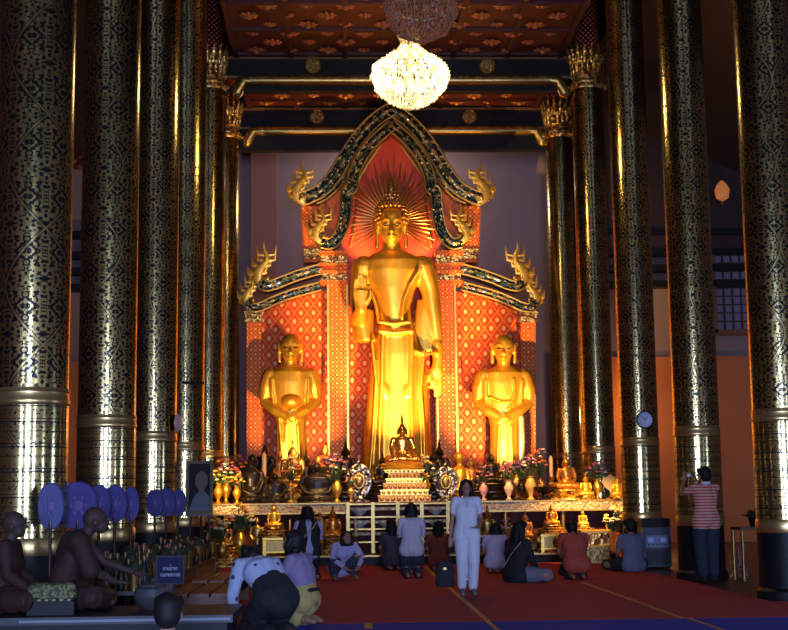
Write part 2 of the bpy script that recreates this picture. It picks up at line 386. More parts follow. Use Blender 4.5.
# ---------------------------------------------------------------- tie beams
def rosette(parent, X, Y, Z, r):
    q = MB(); q.lathe([(0.001, 0), (r, 0), (r, .03), (r*.92, .05), (r*.8, .03), (.001, .03)], seg=24, caps=False)
    for a in range(8): q.ell((.55*r*math.cos(a*PI/4), .55*r*math.sin(a*PI/4), .05), (.24*r, .14*r, .04), 8, 5, Matrix.Rotation(a*PI/4, 3, 'Z'))
    q.ell((0, 0, .06), (.2*r, .2*r, .05), 8, 5)
    q.xf(Matrix.Rotation(PI/2, 4, 'X')); return q.build('rosette', M_OLDGOLD, parent, loc=(X, Y, Z))
def beam(Y, ybt, ybb, ypt, ypb, rx, xl, xr, label, low=None):
    xm = 400
    z0, z1 = at(xm, ybb, Y).z, at(xm, ybt, Y).z; X0, X1 = at(xl, ybt, Y).x, at(xr, ybt, Y).x
    t = empty('tie_beam', ((X0+X1)/2, Y, z0), label=label, cat='beam'); ox = Vector(t.location)
    h = (z1-z0)
    q = MB(); n = 90   # bead-and-reel rail with drooping ends
    path = [V(X0-.02, Y, z0-.16), V(X0+.12, Y, z0+h*.5), V(X0+.35, Y, z0+h*.5)]+[V(X0+.35+(X1-X0-.7)*k/6, Y, z0+h*.5) for k in range(1, 7)]+[V(X1-.12, Y, z0+h*.5), V(X1+.02, Y, z0-.16)]
    q.tube([p-ox for p in path], h*.5, 10); q.build('rail', M_OLDGOLD, t)
    q = MB()
    for k in range(n): q.ell(V(X0+.3+(X1-X0-.6)*k/(n-1), Y-h*.25, z0+h*.55)-ox, (.03, h*.28, h*.34), 6, 5)
    q.build('beading', M_GOLDFIL, t, kind='stuff')
    a, b = at(xm, ypb, Y).z, at(xm, ypt, Y).z
    MB().bbox(-4.0, 4.0, Y+.1, Y+.25, a, b).xf(Matrix.Translation(-ox)).build('panel', M_BLACK, t)
    q = MB(); q.bbox(-4.0, 4.0, Y+.04, Y+.12, b-.03, b+.03); q.bbox(-4.0, 4.0, Y+.04, Y+.12, a-.02, a+.02)
    q.xf(Matrix.Translation(-ox)).build('moulding', mat('thin gilt line', (.28, .15, .07), .4, .6), t)
    if low:
        c = at(xm, low, Y).z; MB().bbox(-4.0, 4.0, Y-.02, Y+.25, c, z0).xf(Matrix.Translation(-ox)).build('lintel', M_BLACK, t)
    for x in rx:
        p = at(x, (ypt+ypb)/2, Y+.1); rosette(t, p.x-ox.x, Y+.08-ox.y, p.z-ox.z, .2)
    return t
beam(29.55, 75, 86, 57, 76, (313, 487), 238, 563, 'nearer gilt tie beam with a black rosette panel above', 91)
beam(33.70, 126, 136, 108, 127, (317, 469), 248, 541, 'farther gilt tie beam with a black rosette panel, touching the gable tip', 150)
print('ring z', at(590, 82, 29.2).z)
# ---------------------------------------------------------------- columns
ZB = .82; ZD = 2.2; ZR = 10.47
def column(k, side, label, cap):
    Y = YB-k*D; t = empty('temple_column', (side*XC, Y, 0), label=label, cat='column', group='gilded lacquer columns of the %s row' % ('left' if side < 0 else 'right'))
    if k < 5: t.rotation_euler.z = R.random()*6
    H = ZR if cap else 14.2
    MB().lathe([(CR+.04, 0), (CR+.04, .1), (CR+.005, .14), (CR+.005, ZB)], seg=48).build('plinth', M_BLACK, t)
    MB().lathe([(CR+.012, ZB), (CR+.02, ZB+.03), (CR+.02, ZB+.13), (CR+.008, ZB+.16)], seg=48).build('gilt_band', noisy_mat('band gold', (.75, .52, .2), (.6, .4, .14), 20, .3, .9), t)
    MB().lathe([(CR+.006, ZB+.15), (CR+.006, ZD)], seg=64, uvs=True).build('drum', M_DRUM, t)
    MB().lathe([(CR+.006, ZD), (CR+.016, ZD+.015), (CR+.016, ZD+.05), (CR+.008, ZD+.065), (CR+.008, ZD+.12), (CR+.016, ZD+.13), (CR+.006, ZD+.16)], seg=48).build('ring_moulding', noisy_mat('band gold', (0, 0, 0), (0, 0, 0)), t)
    MB().lathe([(CR, ZD+.1), (CR, H)], seg=64, uvs=True).build('shaft', M_SHAFT, t)
    if cap:
        q = MB(); q.lathe([(CR, ZR-.1), (CR+.05, ZR), (CR+.05, ZR+.06), (CR-.03, ZR+.12), (CR-.03, ZR+.2), (CR+.02, ZR+.24), (CR-.04, ZR+.3)], seg=32)
        for a in range(24): q.ell(((CR+.06)*math.cos(a*PI/12), (CR+.06)*math.sin(a*PI/12), ZR-.03), .045, 6, 5)
        q.build('capital_collar', M_GOLDFIL, t)
        q = MB()
        for row, (n, z0, h, ro) in enumerate([(16, ZR+.25, .42, .0), (16, ZR+.5, .42, .04)]):
            for a in range(n):
                an = (a+.5*row)*2*PI/n; d = V(math.cos(an), math.sin(an), 0); r0 = CR-.04+ro
                q.tube([d*r0+V(0, 0, z0), d*(r0+.03)+V(0, 0, z0+h*.5), d*(r0+.09)+V(0, 0, z0+h)], [.045, .055, .012], 7)
        q.build('lotus_petals', M_GOLDFIL, t)
        MB().lathe([(CR-.05, ZR+.25), (CR-.05, zc1+1.49)], seg=40, uvs=True).build('lattice_shaft', M_REDL, t)
    return t
ordn = {0: 'farthest', 1: 'second farthest', 2: 'third farthest', 3: 'fourth farthest', 4: 'fifth farthest', 5: 'nearest and widest'}
for k in range(6): column(k, -1, {0: 'farthest gilded column of the left row, beside the lilac wall, with a capital', 1: 'gilded column of the left row with the higher lotus capital, second farthest', 2: 'gilded left column with the dark bracket, third from the altar', 3: 'gilded left column fourth from the altar, behind the purple fans', 4: 'gilded left column next to the nearest one, behind the monk', 5: 'nearest and widest gilded column at the left edge'}[k], k < 2)
for k in range(5): column(k, 1, {0: 'farthest gilded column of the right row, beside the lilac wall, with a capital', 1: 'gilded right column with the higher lotus capital, behind the bouquet', 2: 'gilded right column carrying the round wall clock', 3: 'gilded right column behind the man in the striped shirt', 4: 'nearest gilded column at the right edge'}[k], k < 2)

# clock on the third right column, small fittings on a left column
c3 = V(XC, YB-2*D, 0)
def mount(px, py, colc, off=.02):
    """point on the near side of a column seen at px, py"""
    q = at(px, py, colc.y-CR*.8); d = V(q.x-colc.x, 0, 0); dx = max(-CR*.95, min(CR*.95, d.x)); yy = colc.y-math.sqrt(CR*CR-dx*dx)
    p = at(px, py, yy); a = math.atan2(dx, math.sqrt(CR*CR-dx*dx)); n = V(math.sin(a), -math.cos(a), 0)
    return V(colc.x+dx, yy, p.z)+n*off, a
p, a = mount(643, 420, c3, .03)
cl = empty('wall_clock', p, label='round white wall clock hanging on a right column', cat='clock', rz=a)
MB().lathe([(.001, 0), (.15, 0), (.165, .02), (.165, .05), (.14, .06), (.14, .04), (.001, .04)], seg=32, caps=False).xf(Matrix.Rotation(PI/2, 4, 'X')).build('case', mat('clock rim', (.02, .02, .025), .3), cl)
MB().lathe([(.001, .042), (.14, .042), (.14, .044), (.001, .044)], seg=32, caps=False).xf(Matrix.Rotation(PI/2, 4, 'X')).build('dial', mat('clock face', (.62, .64, .8), .5), cl)
q = MB()
for a in range(12): MB().box((.115*math.sin(a*PI/6), -.047, .115*math.cos(a*PI/6)), (.008, .004, .02), Matrix.Rotation(a*PI/6, 3, 'Y')).build('hour_mark', M_BLACK, cl)
MB().box((.02, -.05, .025), (.01, .004, .08), Matrix.Rotation(.7, 3, 'Y')).build('hour_hand', M_BLACK, cl)
MB().box((-.03, -.053, .03), (.008, .004, .11), Matrix.Rotation(-.7, 3, 'Y')).build('minute_hand', M_BLACK, cl)
c4 = V(-XC, YB-3*D, 0)
p, a = mount(180, 423, V(-XC, YB-2*D, 0), .03) if False else mount(176, 423, c4, .03)
ls = empty('wall_thermometer', p, label='small pinkish oval disc fixed to a left column', cat='plaque', rz=a)
MB().lathe([(.001, 0), (.09, 0), (.1, .015), (.09, .04), (.001, .045)], seg=24, caps=False, sy=1.4).xf(Matrix.Rotation(PI/2, 4, 'X')).build('disc', mat('pinkish enamel', (.55, .36, .42), .4), ls)
MB().lathe([(.1, .0), (.108, .01), (.1, .02)], seg=24, caps=False, sy=1.4).xf(Matrix.Rotation(PI/2, 4, 'X')).build('rim', M_OLDGOLD, ls)
ls.name = 'oval_plaque'
p, a = mount(192, 383, V(-XC, YB-2*D, 0), .0)
br = empty('bracket', p, label='thin dark horizontal bracket on a left column', cat='bracket', rz=a)
MB().box((0, -.06, 0), (.42, .03, .05)).build('bar', M_BLACK, br); MB().box((.0, -.02, 0), (.06, .08, .09)).build('clamp', M_DARKBR, br)

# ---------------------------------------------------------------- carpets
rc = empty('red_carpet', (0, 21, 0), label='wide red carpet covering the nave floor up to the altar', cat='carpet')
q = MB()
poly = [(-3.6, 14.45), (5.2, 14.45), (5.2, 16.45), (3.84, 16.47), (3.84, 26.7), (-3.6, 26.7)]
q.add([(x, y, .001) for x, y in poly]+[(x, y, .012) for x, y in poly], [tuple(range(5, -1, -1)), tuple(range(6, 12))]+[(i, (i+1) % 6, (i+1) % 6+6, i+6) for i in range(6)])
q.xf(Matrix.Translation((0, -21, 0))).build('pile', M_CARPET, rc, smooth=False)
for X, ya, yb in ((.2, 14.46, 26), (2.26, 14.46, 20.6), (-1.86, 14.46, 26)):
    MB().bbox(X-.03, X+.03, ya-21, yb-21, .012, .0145).build('seam_tape', M_YEL, rc, smooth=False)
bc = empty('blue_carpet', (0, 12, 0), label='dark blue carpet crossing the hall in the foreground', cat='carpet')
MB().bbox(-3.2, 6, -4, 2.44, .001, .011).build('pile', M_BLUE, bc, smooth=False)
MB().bbox(.17, .22, -4, 2.44, .011, .0135).build('seam_tape', M_YEL, bc, smooth=False)
MB().bbox(2.3, 2.35, -4, 2.44, .011, .0135).build('seam_tape', M_YEL, bc, smooth=False)
MB().bbox(-1.1, -1.02, 1.9, 2.44, .011, .0135).build('seam_tape', M_YEL, bc, smooth=False)

# ---------------------------------------------------------------- shrine backdrop
YS = 32.95
sh = empty('shrine_backdrop', (0, YS, 0), label='tall red and gold gabled shrine wall behind the golden statues', cat='shrine')
SO = Matrix.Translation((0, -YS, 0))
def xz(pts, Y=YS): return [(at(x, y, Y).x, at(x, y, Y).z) for x, y in pts]
def mir(pts, cx=391.): return [(2*cx-x, y) for x, y in pts]
# central body behind the niche
q = MB(); q.prism(xz([(347, 480), (347, 262), (341, 240), (342, 200), (350, 180), (362, 160), (388, 126), (391, 122), (395, 126), (420, 156), (436, 180), (443, 200), (444, 240), (443, 262), (443, 480)]), YS+.25, YS+.5)
q.xf(SO).build('niche_back', M_REDP, sh)
q = MB(); q.prism(xz([(347, 480), (347, 300), (443, 300), (443, 480)], YS+.2), YS+.2, YS+.26); q.xf(SO).build('niche_panel', M_REDD, sh)
# gable spandrels between the outer gable and inner arch
for sgn in (0, 1):
    f = (lambda p: p) if not sgn else mir
    poly = f([(391, 114), (366, 130), (345, 158), (330, 182), (312, 200), (300, 208), (303, 262), (347, 262), (343, 240), (342, 200), (352, 176), (366, 150), (391, 122)])
    MB().prism(xz(poly), YS+.18, YS+.5).xf(SO).build('spandrel', M_ORANGE, sh)
    # outer pier
    MB().prism(xz(f([(302, 206), (320, 206), (324, 262), (305, 262)])), YS+.02, YS+.4).xf(SO).build('outer_pier', M_REDS, sh)
    MB().prism(xz(f([(304, 249), (323, 249), (323, 259), (304, 259)])), YS-.05, YS+.3).xf(SO).build('pier_block', M_GOLDFIL, sh)
    # stacked cornice of the main pilaster
    q = MB(); q2 = MB()
    for i, (x0, x1, y0, y1) in enumerate([(319, 348, 253, 257), (321, 347, 257, 265), (318, 348, 265, 268), (322, 347, 268, 272), (319, 348, 272, 275), (322, 347, 275, 282), (320, 348, 282, 286)]):
        a, b = f([(x0, y1)])[0], f([(x1, y0)])[0]; A = at(a[0], a[1], YS); B = at(b[0], b[1], YS)
        (q2 if i in (1, 5) else q).bbox(A.x, B.x, YS-.25-(.08 if i % 2 == 0 else 0), YS+.3, A.z, B.z)
    q.xf(SO).build('cornice', M_REDS, sh); q2.xf(SO).build('cornice_frieze', M_GOLDFIL, sh)
    MB().prism(xz(f([(328, 286), (347, 286), (347, 482), (328, 482)])), YS-.2, YS+.3).xf(SO).build('pilaster', M_REDS, sh)
    q = MB()
    for x in (328, 347):
        a = at(f([(x, 286)])[0][0], 286, YS); b = at(f([(x, 482)])[0][0], 482, YS); q.bbox(a.x-.025, a.x+.025, YS-.24, YS-.18, b.z, a.z)
    q.xf(SO).build('pilaster_fillet', M_GOLD, sh)
    # side bay
    MB().prism(xz(f([(262, 482), (262, 306), (285, 298), (328, 290), (328, 482)])), YS+.1, YS+.4).xf(SO).build('side_panel', M_REDD, sh)
    MB().prism(xz(f([(247, 482), (247, 322), (262, 322), (262, 482)])), YS-.12, YS+.3).xf(SO).build('end_pilaster', M_REDS, sh)
    q = MB()
    for (y0, y1, e) in ((312, 315, 1), (315, 320, 0), (320, 323, 1)):
        a = at(f([(246-e, y1)])[0][0], y1, YS); b = at(f([(263+e, y0)])[0][0], y0, YS); q.bbox(a.x, b.x, YS-.2, YS+.3, a.z, b.z)
    q.xf(SO).build('end_capital', M_GOLDFIL, sh)
    # curved bargeboards: dark mosaic body with gilt edges
    def barge(name, pts, w, y0, depth=.35, taper=None):
        c = curve([Vector(p) for p in xz(f(pts))], 8); n = len(c); ww = [w*(taper(i/(n-1)) if taper else 1) for i in range(n)]
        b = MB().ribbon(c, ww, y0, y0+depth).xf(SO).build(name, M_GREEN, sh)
        q = MB(); nn = []
        for s in (-1, 1):
            cc = []
            for i, p in enumerate(c):
                d = (c[min(i+1, n-1)]-c[max(i-1, 0)]).normalized(); cc.append(p+Vector((-d.y, d.x))*s*ww[i]*.5)
            q.tube([(p.x, y0-.02, p.y) for p in cc], .026, 6)
        q.xf(SO).build('gilt_edge', M_OLDGOLD, b)
        q = MB(); q.tube([(p.x, y0-.01, p.y) for p in c], [w*.16]*n, 6); q.xf(SO).build('mosaic_ridge', mosaic_mat('ridge mosaic', (.5, .42, .2), (.05, .1, .07), 9, .2, .8, .5), b)
        return b
    barge('gable_board', [(391, 112), (376, 122), (362, 136), (351, 151), (342, 166), (333, 180), (322, 192), (309, 199), (301, 201)], .33, YS-.25, .5)
    barge('gable_inner_board', [(391, 121), (372, 138), (358, 156), (348, 172), (338, 186), (326, 197), (316, 202)], .17, YS-.2, .4)
    barge('arch_board', [(391, 129), (372, 146), (360, 163), (353, 180), (352, 190), (347, 196), (346, 208), (344, 224), (339, 238), (331, 246), (322, 245)], .26, YS-.32, .4)
    barge('side_roof_board', [(321, 271), (306, 275), (291, 280), (276, 286), (266, 288), (261, 284)], .24, YS-.3, .5)
    barge('side_roof_lower_board', [(320, 288), (305, 292), (291, 296), (275, 302), (262, 308), (252, 309), (248, 303)], .2, YS-.28, .5)
    # flame finials
    def flame(px, py, h_px, lean):
        hh = h_px/39.; b = at(*f([(px, py)])[0], YS); s = -1 if not sgn else 1   # outward direction
        q = MB(); P = [(0, 0, 0), (.16*s, 0, .12), (.20*s, 0, .28), (.10*s, 0, .44), (-.02*s, 0, .56), (-.02*s, 0, .68), (.06*s, 0, .84), (.04*s, 0, 1.)]
        P = [V(x*.9*hh, 0, z*hh) for x, y, z in P]
        q.tube(P, [.10*hh, .13*hh, .13*hh, .10*hh, .08*hh, .06*hh, .035*hh, .006], 8, .6)
        for i, (t_, dx, dz, r) in enumerate([(1, 1, .6, .06), (2, 1, .8, .07), (3, 1, .9, .05), (1, -1, .5, .06), (2, -1, .9, .06), (3, -1, .7, .05), (4, 1, 1., .045), (4, -1, 1., .04), (5, 1, 1., .03), (5, -1, 1., .03)]):
            p = P[t_]; e = p+V(dx*s*.22*hh, 0, dz*.24*hh); q.tube([p, p+V(dx*s*.18*hh, 0, .03*hh), e], [r*hh*1.2, r*hh, .004], 6, .6)
        q.build('flame_finial', M_GOLD, sh, loc=V(b.x, -.2, b.z))
    flame(304, 204, 42, 0); flame(323, 244, 38, 0); flame(266, 288, 44, 0); flame(252, 308, 34, 0)
# gold moulding along the niche rim
q = MB(); c = curve([Vector(p) for p in xz([(351, 245), (355, 222), (358, 198), (352, 194), (360, 176), (372, 156), (391, 134), (410, 156), (424, 176), (431, 194), (425, 198), (428, 222), (432, 245)])], 5)
q.tube([(p.x, YS+.18, p.y) for p in c], .035, 6); q.xf(SO).build('niche_moulding', M_GOLD, sh)

# sunburst behind the head
hc = at(391.5, 222, YS+.1)
hc.y = YS-.04
hal = empty('sunburst_halo', hc, label='sunburst of thin gilt rays behind the tall statue head', cat='halo')
ray = MB().tube([(0, 0, .42), (0, 0, .9), (0, 0, 1.38)], [.018, .035, .012], 6); rm = ray.mesh('ray'); rm.materials.append(mat('dull gilt ray', (.42, .20, .06), .35, .8))
for i in range(40):
    a = math.radians(-128+256*i/39); L = 1. if i % 2 else .86
    if abs(math.degrees(a)) > 60: L *= .84
    if abs(math.degrees(a)) < 22: L *= 1.1
    o = bpy.data.objects.new('ray', rm); COL.objects.link(o); o.parent = hal; o.rotation_euler = (0, a, 0); o.scale = (1, 1, L)
# ---------------------------------------------------------------- the large standing statue
ZP = at(400, 488, 31.6).z
YG = 31.95
def px(x, y, dy=0.): return at(x, y, YG+dy)
def pl(y, xl, xr, d, Y=YG):  # loft section from picture extents
    a, b = at(xl, y, Y), at(xr, y, Y); return ((a+b)/2, (b.x-a.x)/2, d)
org = px(396, 475); gb = empty('standing_buddha_statue', (org.x, YG, org.z), label='huge golden standing Buddha statue with one hand raised, centre of the shrine', cat='statue')
GO = Matrix.Translation(-Vector((org.x, YG, org.z)))
q = MB()
q.loft([pl(*r) for r in [(250, 382, 401, .2), (255, 371, 413, .32), (261, 364, 423, .42), (272, 362, 425, .46), (290, 371, 415, .46), (308, 377, 411, .43), (322, 379, 412, .40), (335, 376, 416, .43), (355, 372, 423, .45), (380, 369, 428, .44), (420, 365, 430, .44), (450, 362, 431, .46), (475, 361, 432, .46)]][::-1], 32, 2.3)
def P3(x, y, dy=0.): return px(x, y, dy)
q.tube([P3(391.5, 256), P3(391.5, 246, -.02)], [.27, .24], 14)
# viewer's right arm, robe sleeve and hanging hand
q.tube([P3(422, 268), P3(430, 290), P3(434, 318), P3(437, 345)], [.31, .23, .20, .15], 14)
q.loft([pl(*r) for r in [(300, 417, 436, .1), (315, 414, 438, .14), (335, 411, 442, .15), (351, 410, 442, .15), (354, 412, 440, .12)]][::-1], 20)
q.tube([P3(437, 345, -.05), P3(438, 360, -.08), P3(437, 370, -.1)], [.15, .13, .14], 12)
q.ell(P3(437, 373, -.1), (.17, .09, .2), 12, 8)
for i, (x0, x1, y1) in enumerate([(434, 431, 388), (436.3, 435, 396), (438.6, 438, 397), (441, 440.5, 393)]):
    q.tube([P3(x0, 376, -.1), P3((x0+x1)/2, (376+y1)/2, -.15), P3(x1, y1, -.12)], [.055, .05, .035], 8)
q.tube([P3(433, 368, -.12), P3(430, 375, -.18), P3(429, 381, -.18)], [.06, .055, .04], 8)
# raised hand, palm outward
q.tube([P3(364, 268), P3(359, 292), P3(359, 318)], [.30, .22, .19], 14)
q.tube([P3(359, 320), P3(360, 316, -.5), P3(361, 309, -.95)], [.22, .17, .13], 12)
q.loft([pl(y, a, b, .3) for y, a, b in [(310, 352, 374, 0)[:3], (330, 352, 374), (342, 356, 376)]][::-1], 20)
HY = YG-1.0
def hp(x, y, dy=0.): return at(x, y, HY+dy)
q.loft([((hp(361, y)), w, .07) for y, w in [(309, .13), (303, .17), (297, .2), (292, .21), (290, .19)]][::-1], 16)
for x0, y1 in ((355, 279), (358.4, 274.5), (362, 274), (365.6, 277)):
    q.tube([hp(x0, 292), hp(x0, (292+y1)/2), hp(x0+.2, y1, -.02)], [.052, .05, .035], 8)
q.tube([hp(366, 303), hp(370, 297, -.05), hp(371, 290, -.06)], [.07, .055, .04], 8)
# robe ridges: belt, neckline, central panel and hem folds
def ridge(pts, r, dy): q.tube([P3(x, y, dy if not isinstance(dy, list) else dy[i]) for i, (x, y) in enumerate(pts)], r, 8)
ridge([(380, 322), (394, 324), (410, 322)], .05, -.44); ridge([(380, 331), (394, 333), (412, 331)], .06, -.46)
ridge([(383, 335), (382, 380), (380, 420), (379, 470)], .05, -.44); ridge([(412, 335), (411, 380), (412, 420), (412, 470)], .05, -.43)
ridge([(369, 285), (376, 305), (379, 322)], .05, -.4); ridge([(421, 268), (410, 285), (404, 300), (402, 318)], .045, -.45)
ridge([(372, 340), (376, 380), (374, 420), (370, 470)], .04, -.36); ridge([(424, 350), (421, 390), (424, 430), (425, 470)], .04, -.36)
ridge([(412, 350), (425, 354), (436, 352)], .05, [-.42, -.35, -.22])
for sx_ in (-1, 1): q.ell(P3(396+sx_*11, 392, -.25), (.2, .24, .3), 12, 8)   # knees
# head
q.ell(P3(391.5, 221, -.05), (.305, .38, .40), 20, 14); q.ell(P3(391.5, 232, -.12), (.26, .30, .34), 18, 12); q.ell(P3(391.5, 240, -.2), (.16, .16, .14), 12, 8)
q.tube([P3(391.5, 222, -.42), P3(391.5, 231, -.52)], [.03, .07], 8)
for sx_ in (-1, 1):
    q.tube([P3(391.5+sx_*13.6, 222, -.02), P3(391.5+sx_*14.3, 233, -.04), P3(391.5+sx_*14.6, 247, -.06)], [.07, .05, .06], 8)
    q.ell(P3(391.5+sx_*5.6, 225, -.34), (.11, .07, .05), 10, 6)
    q.tube([P3(391.5+sx_*1.5, 221, -.43), P3(391.5+sx_*6, 218.5, -.4), P3(391.5+sx_*10.5, 221.5, -.29)], .025, 6)
q.ell(P3(391.5, 236, -.40), (.11, .06, .03), 10, 6)
q.xf(GO).fuse('body', M_GOLD2, gb, voxel=.028, sm=2)
q = MB()
for sx_ in (-1, 1): q.tube([P3(391.5+sx_*2.6, 225.2, -.41), P3(391.5+sx_*5.6, 226, -.412), P3(391.5+sx_*8.6, 224.8, -.36)], [.012, .02, .01], 6)
q.xf(GO).build('eyes', mat('dark inlay', (.05, .02, .01), .3), gb)
q = MB(); hcn = P3(391.5, 219, -.02)
q.ell(hcn+V(0, .06, .05), (.37, .37, .40), 20, 12); 
for i in range(9):
    la = math.radians(-22+i*13); rr = math.cos(la); n = max(4, int(22*rr))
    for j in range(n):
        a = 2*PI*(j+.5*(i % 2))/n; d = V(math.cos(a)*rr*.385, math.sin(a)*rr*.40, math.sin(la)*.43)
        if d.y < -.2 and d.z < .2 and abs(d.x) < .26: continue
        q.ell(hcn+V(0, 0, .06)+d, .05, 7, 5)
q.ell(hcn+V(0, .02, .5), (.2, .2, .2), 12, 8)
for i in range(3):
    for j in range(9): a = 2*PI*j/9+i*.3; q.ell(hcn+V(math.cos(a)*.19*math.cos(i*.5), .02+math.sin(a)*.19*math.cos(i*.5), .48+.19*math.sin(i*.5)), .045, 6, 5)
# keep the face clear
q.xf(GO).build('curled_hair', noisy_mat('hair gold', (.70, .36, .08), (.5, .22, .05), 6, .35, .8), gb)
q = MB(); b = hcn+V(0, .02, .64); q.tube([b, b+V(0, 0, .16), b+V(0, 0, .3), b+V(0, 0, .5)], [.09, .10, .055, .006], 10)
q.xf(GO).build('flame_ornament', M_OLDGOLD, gb)
q = MB(); 
for i, (y, w) in enumerate([(475, 1.15), (479, 1.25), (483, 1.2)]): c_ = px(396, y, -.05); q.lathe([(w*.97, c_.z), (w, c_.z-.04), (w*.97, c_.z-.09 if i < 2 else ZP)], (c_.x, c_.y, 0), 32, sy=.62)
q.xf(GO).build('lotus_base', M_GOLDFIL, gb)
# ---------------------------------------------------------------- two disciples
def disciple(dx, dy_, label, left):
    Y = 31.8
    def A(x, y, d=0.): return at(x+dx, y+dy_, Y+d)
    o = A(291, 478); t = empty('disciple_statue', o, label=label, cat='statue'); O = Matrix.Translation(-o); q = MB()
    def L(y, a, b, d): u, v = A(a, y), A(b, y); return ((u+v)/2, (v.x-u.x)/2, d)
    q.loft([L(*r) for r in [(365, 283, 298, .14), (368, 276, 305, .2), (372, 269, 312, .26), (382, 268, 313, .3), (395, 270, 311, .31), (410, 274, 308, .3), (425, 277, 306, .29), (445, 277, 307, .3), (478, 275, 309, .3)]][::-1], 28, 2.2)
    q.tube([A(290.5, 368), A(290.5, 360, -.02)], [.17, .15], 12)
    q.ell(A(290.5, 346, -.03), (.245, .26, .30), 18, 12); q.ell(A(290.5, 353, -.08), (.2, .2, .23), 16, 10)
    q.tube([A(290.5, 346, -.27), A(290.5, 352, -.34)], [.02, .045], 8); q.ell(A(290.5, 357, -.26), (.075, .04, .022), 8, 6)
    for s in (-1, 1):
        q.tube([A(290.5+s*10.5, 344), A(290.5+s*11.6, 352), A(290.5+s*11, 361)], [.055, .04, .045], 8)
        q.tube([A(290.5+s*1.5, 345, -.28), A(290.5+s*5, 343, -.26), A(290.5+s*8, 345, -.19)], .02, 6)
        q.tube([A(290.5+s*20, 376), A(290.5+s*24, 388), A(290.5+s*24.5, 402), A(290.5+s*15, 411, -.28), A(290.5+s*3, 417, -.42)], [.2, .19, .15, .12, .09], 12)
        # hands crossed in front
        q.ell(A(290.5+s*1.5, 418, -.46-s*.03), (.13, .07, .09), 10, 6)
        for k in range(4): q.tube([A(290.5+s*1, 415.5+k*1.7, -.5), A(290.5-s*4.5, 418+k*1.7, -.5)], [.028, .02], 6)
        q.tube([A(290.5+s*2, 414.5, -.46), A(290.5-s*1.5, 412.8, -.5)], [.032, .022], 6)
        # sleeve fold beside the arm
        q.tube([A(290.5+s*18, 380, -.16), A(290.5+s*18, 395, -.2), A(290.5+s*16, 408, -.24)], [.08, .06, .03], 8)
    if left:
        q.ell(A(291, 402, -.3), (.24, .2, .16), 14, 8); q.tube([A(279, 418, -.25), A(281, 440, -.28), A(283, 478, -.28)], .035, 6)
    else:
        q.tube([A(301, 378, -.28), A(302, 392, -.31), A(296, 408, -.34)], .03, 6); q.tube([A(276, 396, -.28), A(288, 401, -.33), A(300, 401, -.32)], .028, 6)
    q.tube([A(286, 425, -.27), A(285, 450, -.28), A(284, 478, -.28)], .03, 6); q.tube([A(298, 425, -.27), A(299, 450, -.28), A(300, 478, -.28)], .03, 6)
    q.xf(O).fuse('body', M_GOLD2, t, voxel=.022, sm=2)
    q = MB()
    for s in (-1, 1): q.tube([A(290.5+s*2.4, 347.6, -.275), A(290.5+s*5, 348, -.27), A(290.5+s*7.2, 347.3, -.23)], [.008, .014, .008], 6)
    q.xf(O).build('eyes', MATS['dark inlay'], t)
    if not left:
        MB().tube([A(308, 416, -.2), A(309, 440, -.24), A(308, 472, -.24)], [.06, .07, .06], 8, .5).xf(O).build('robe_end', mat('grey gilt cloth', (.5, .42, .28), .4, .5), t)
    c_ = A(291, 479); MB().lathe([(.72, c_.z), (.78, c_.z-.05), (.72, (c_.z+ZP)/2), (.76, ZP)], (c_.x, c_.y, 0), 28, sy=.7).xf(O).build('lotus_base', M_GOLDFIL, t)
    return t
disciple(0, 0, 'golden standing disciple statue left of the huge Buddha', True)
disciple(213, 1, 'golden standing disciple statue right of the huge Buddha', False)

# ---------------------------------------------------------------- altar platforms
zp = ZP
pf = empty('altar_platform', (0, 32, 0), label='high platform carrying the three standing golden statues', cat='platform')
MB().bbox(-3.7, 3.7, -1.15, .72, 0, zp-.1).build('core', M_REDP, pf); MB().bbox(-3.72, 3.72, -1.2, .72, zp-.1, zp).build('top_slab', M_BWOOD, pf)
YT = 28.3; zt = at(300, 503, YT).z; xa, xb = at(207, 503, YT).x, at(628, 503, YT).x
print('table', zt, xa, xb, 'platform', zp)
tb = empty('altar_table', ((xa+xb)/2, YT, 0), label='long altar table with a pale carved edge carrying the small statues', cat='table')
TO = Matrix.Translation((-(xa+xb)/2, -YT, 0))
MB().bbox(xa, xb, YT, YT+.78, zt-.03, zt).xf(TO).build('table_top', M_BWOOD, tb)
rt_ = empty('rear_altar_table', (0, YT+.8, 0), label='second altar table close behind the first, at the foot of the high platform', cat='table')
MB().bbox(-3.7, 3.7, 0, 1.66, zt-.03, zt).build('table_top', M_BWOOD, rt_); MB().bbox(-3.65, 3.65, .02, .06, .02, zt-.03).build('front_board', M_WOOD, rt_)
MB().bbox(xa, xb, YT-.03, YT+.02, zt-.22, zt-.005).xf(TO).build('carved_edge', M_PALEGILT, tb)
q = MB(); q.bbox(xa, xb, YT-.05, YT-.02, zt-.03, zt); q.bbox(xa, xb, YT-.05, YT-.02, zt-.23, zt-.2); q.xf(TO).build('edge_fillet', M_OLDGOLD, tb)
for i in range(8):
    X = xa+.15+(xb-xa-.3)*i/7; q = MB(); q.lathe([(.05, 0), (.08, .05), (.05, .15), (.06, .4), (.045, .7), (.07, zt-.05)], (X, YT+.12, 0), 12); q.xf(TO).build('leg', M_OLDGOLD, tb)
MB().bbox(xa+.1, xb-.1, YT+.5, YT+.6, .02, zt-.05).xf(TO).build('back_cloth', noisy_mat('dark red cloth', (.12, .02, .015), (.07, .01, .01), 8, .8), tb)

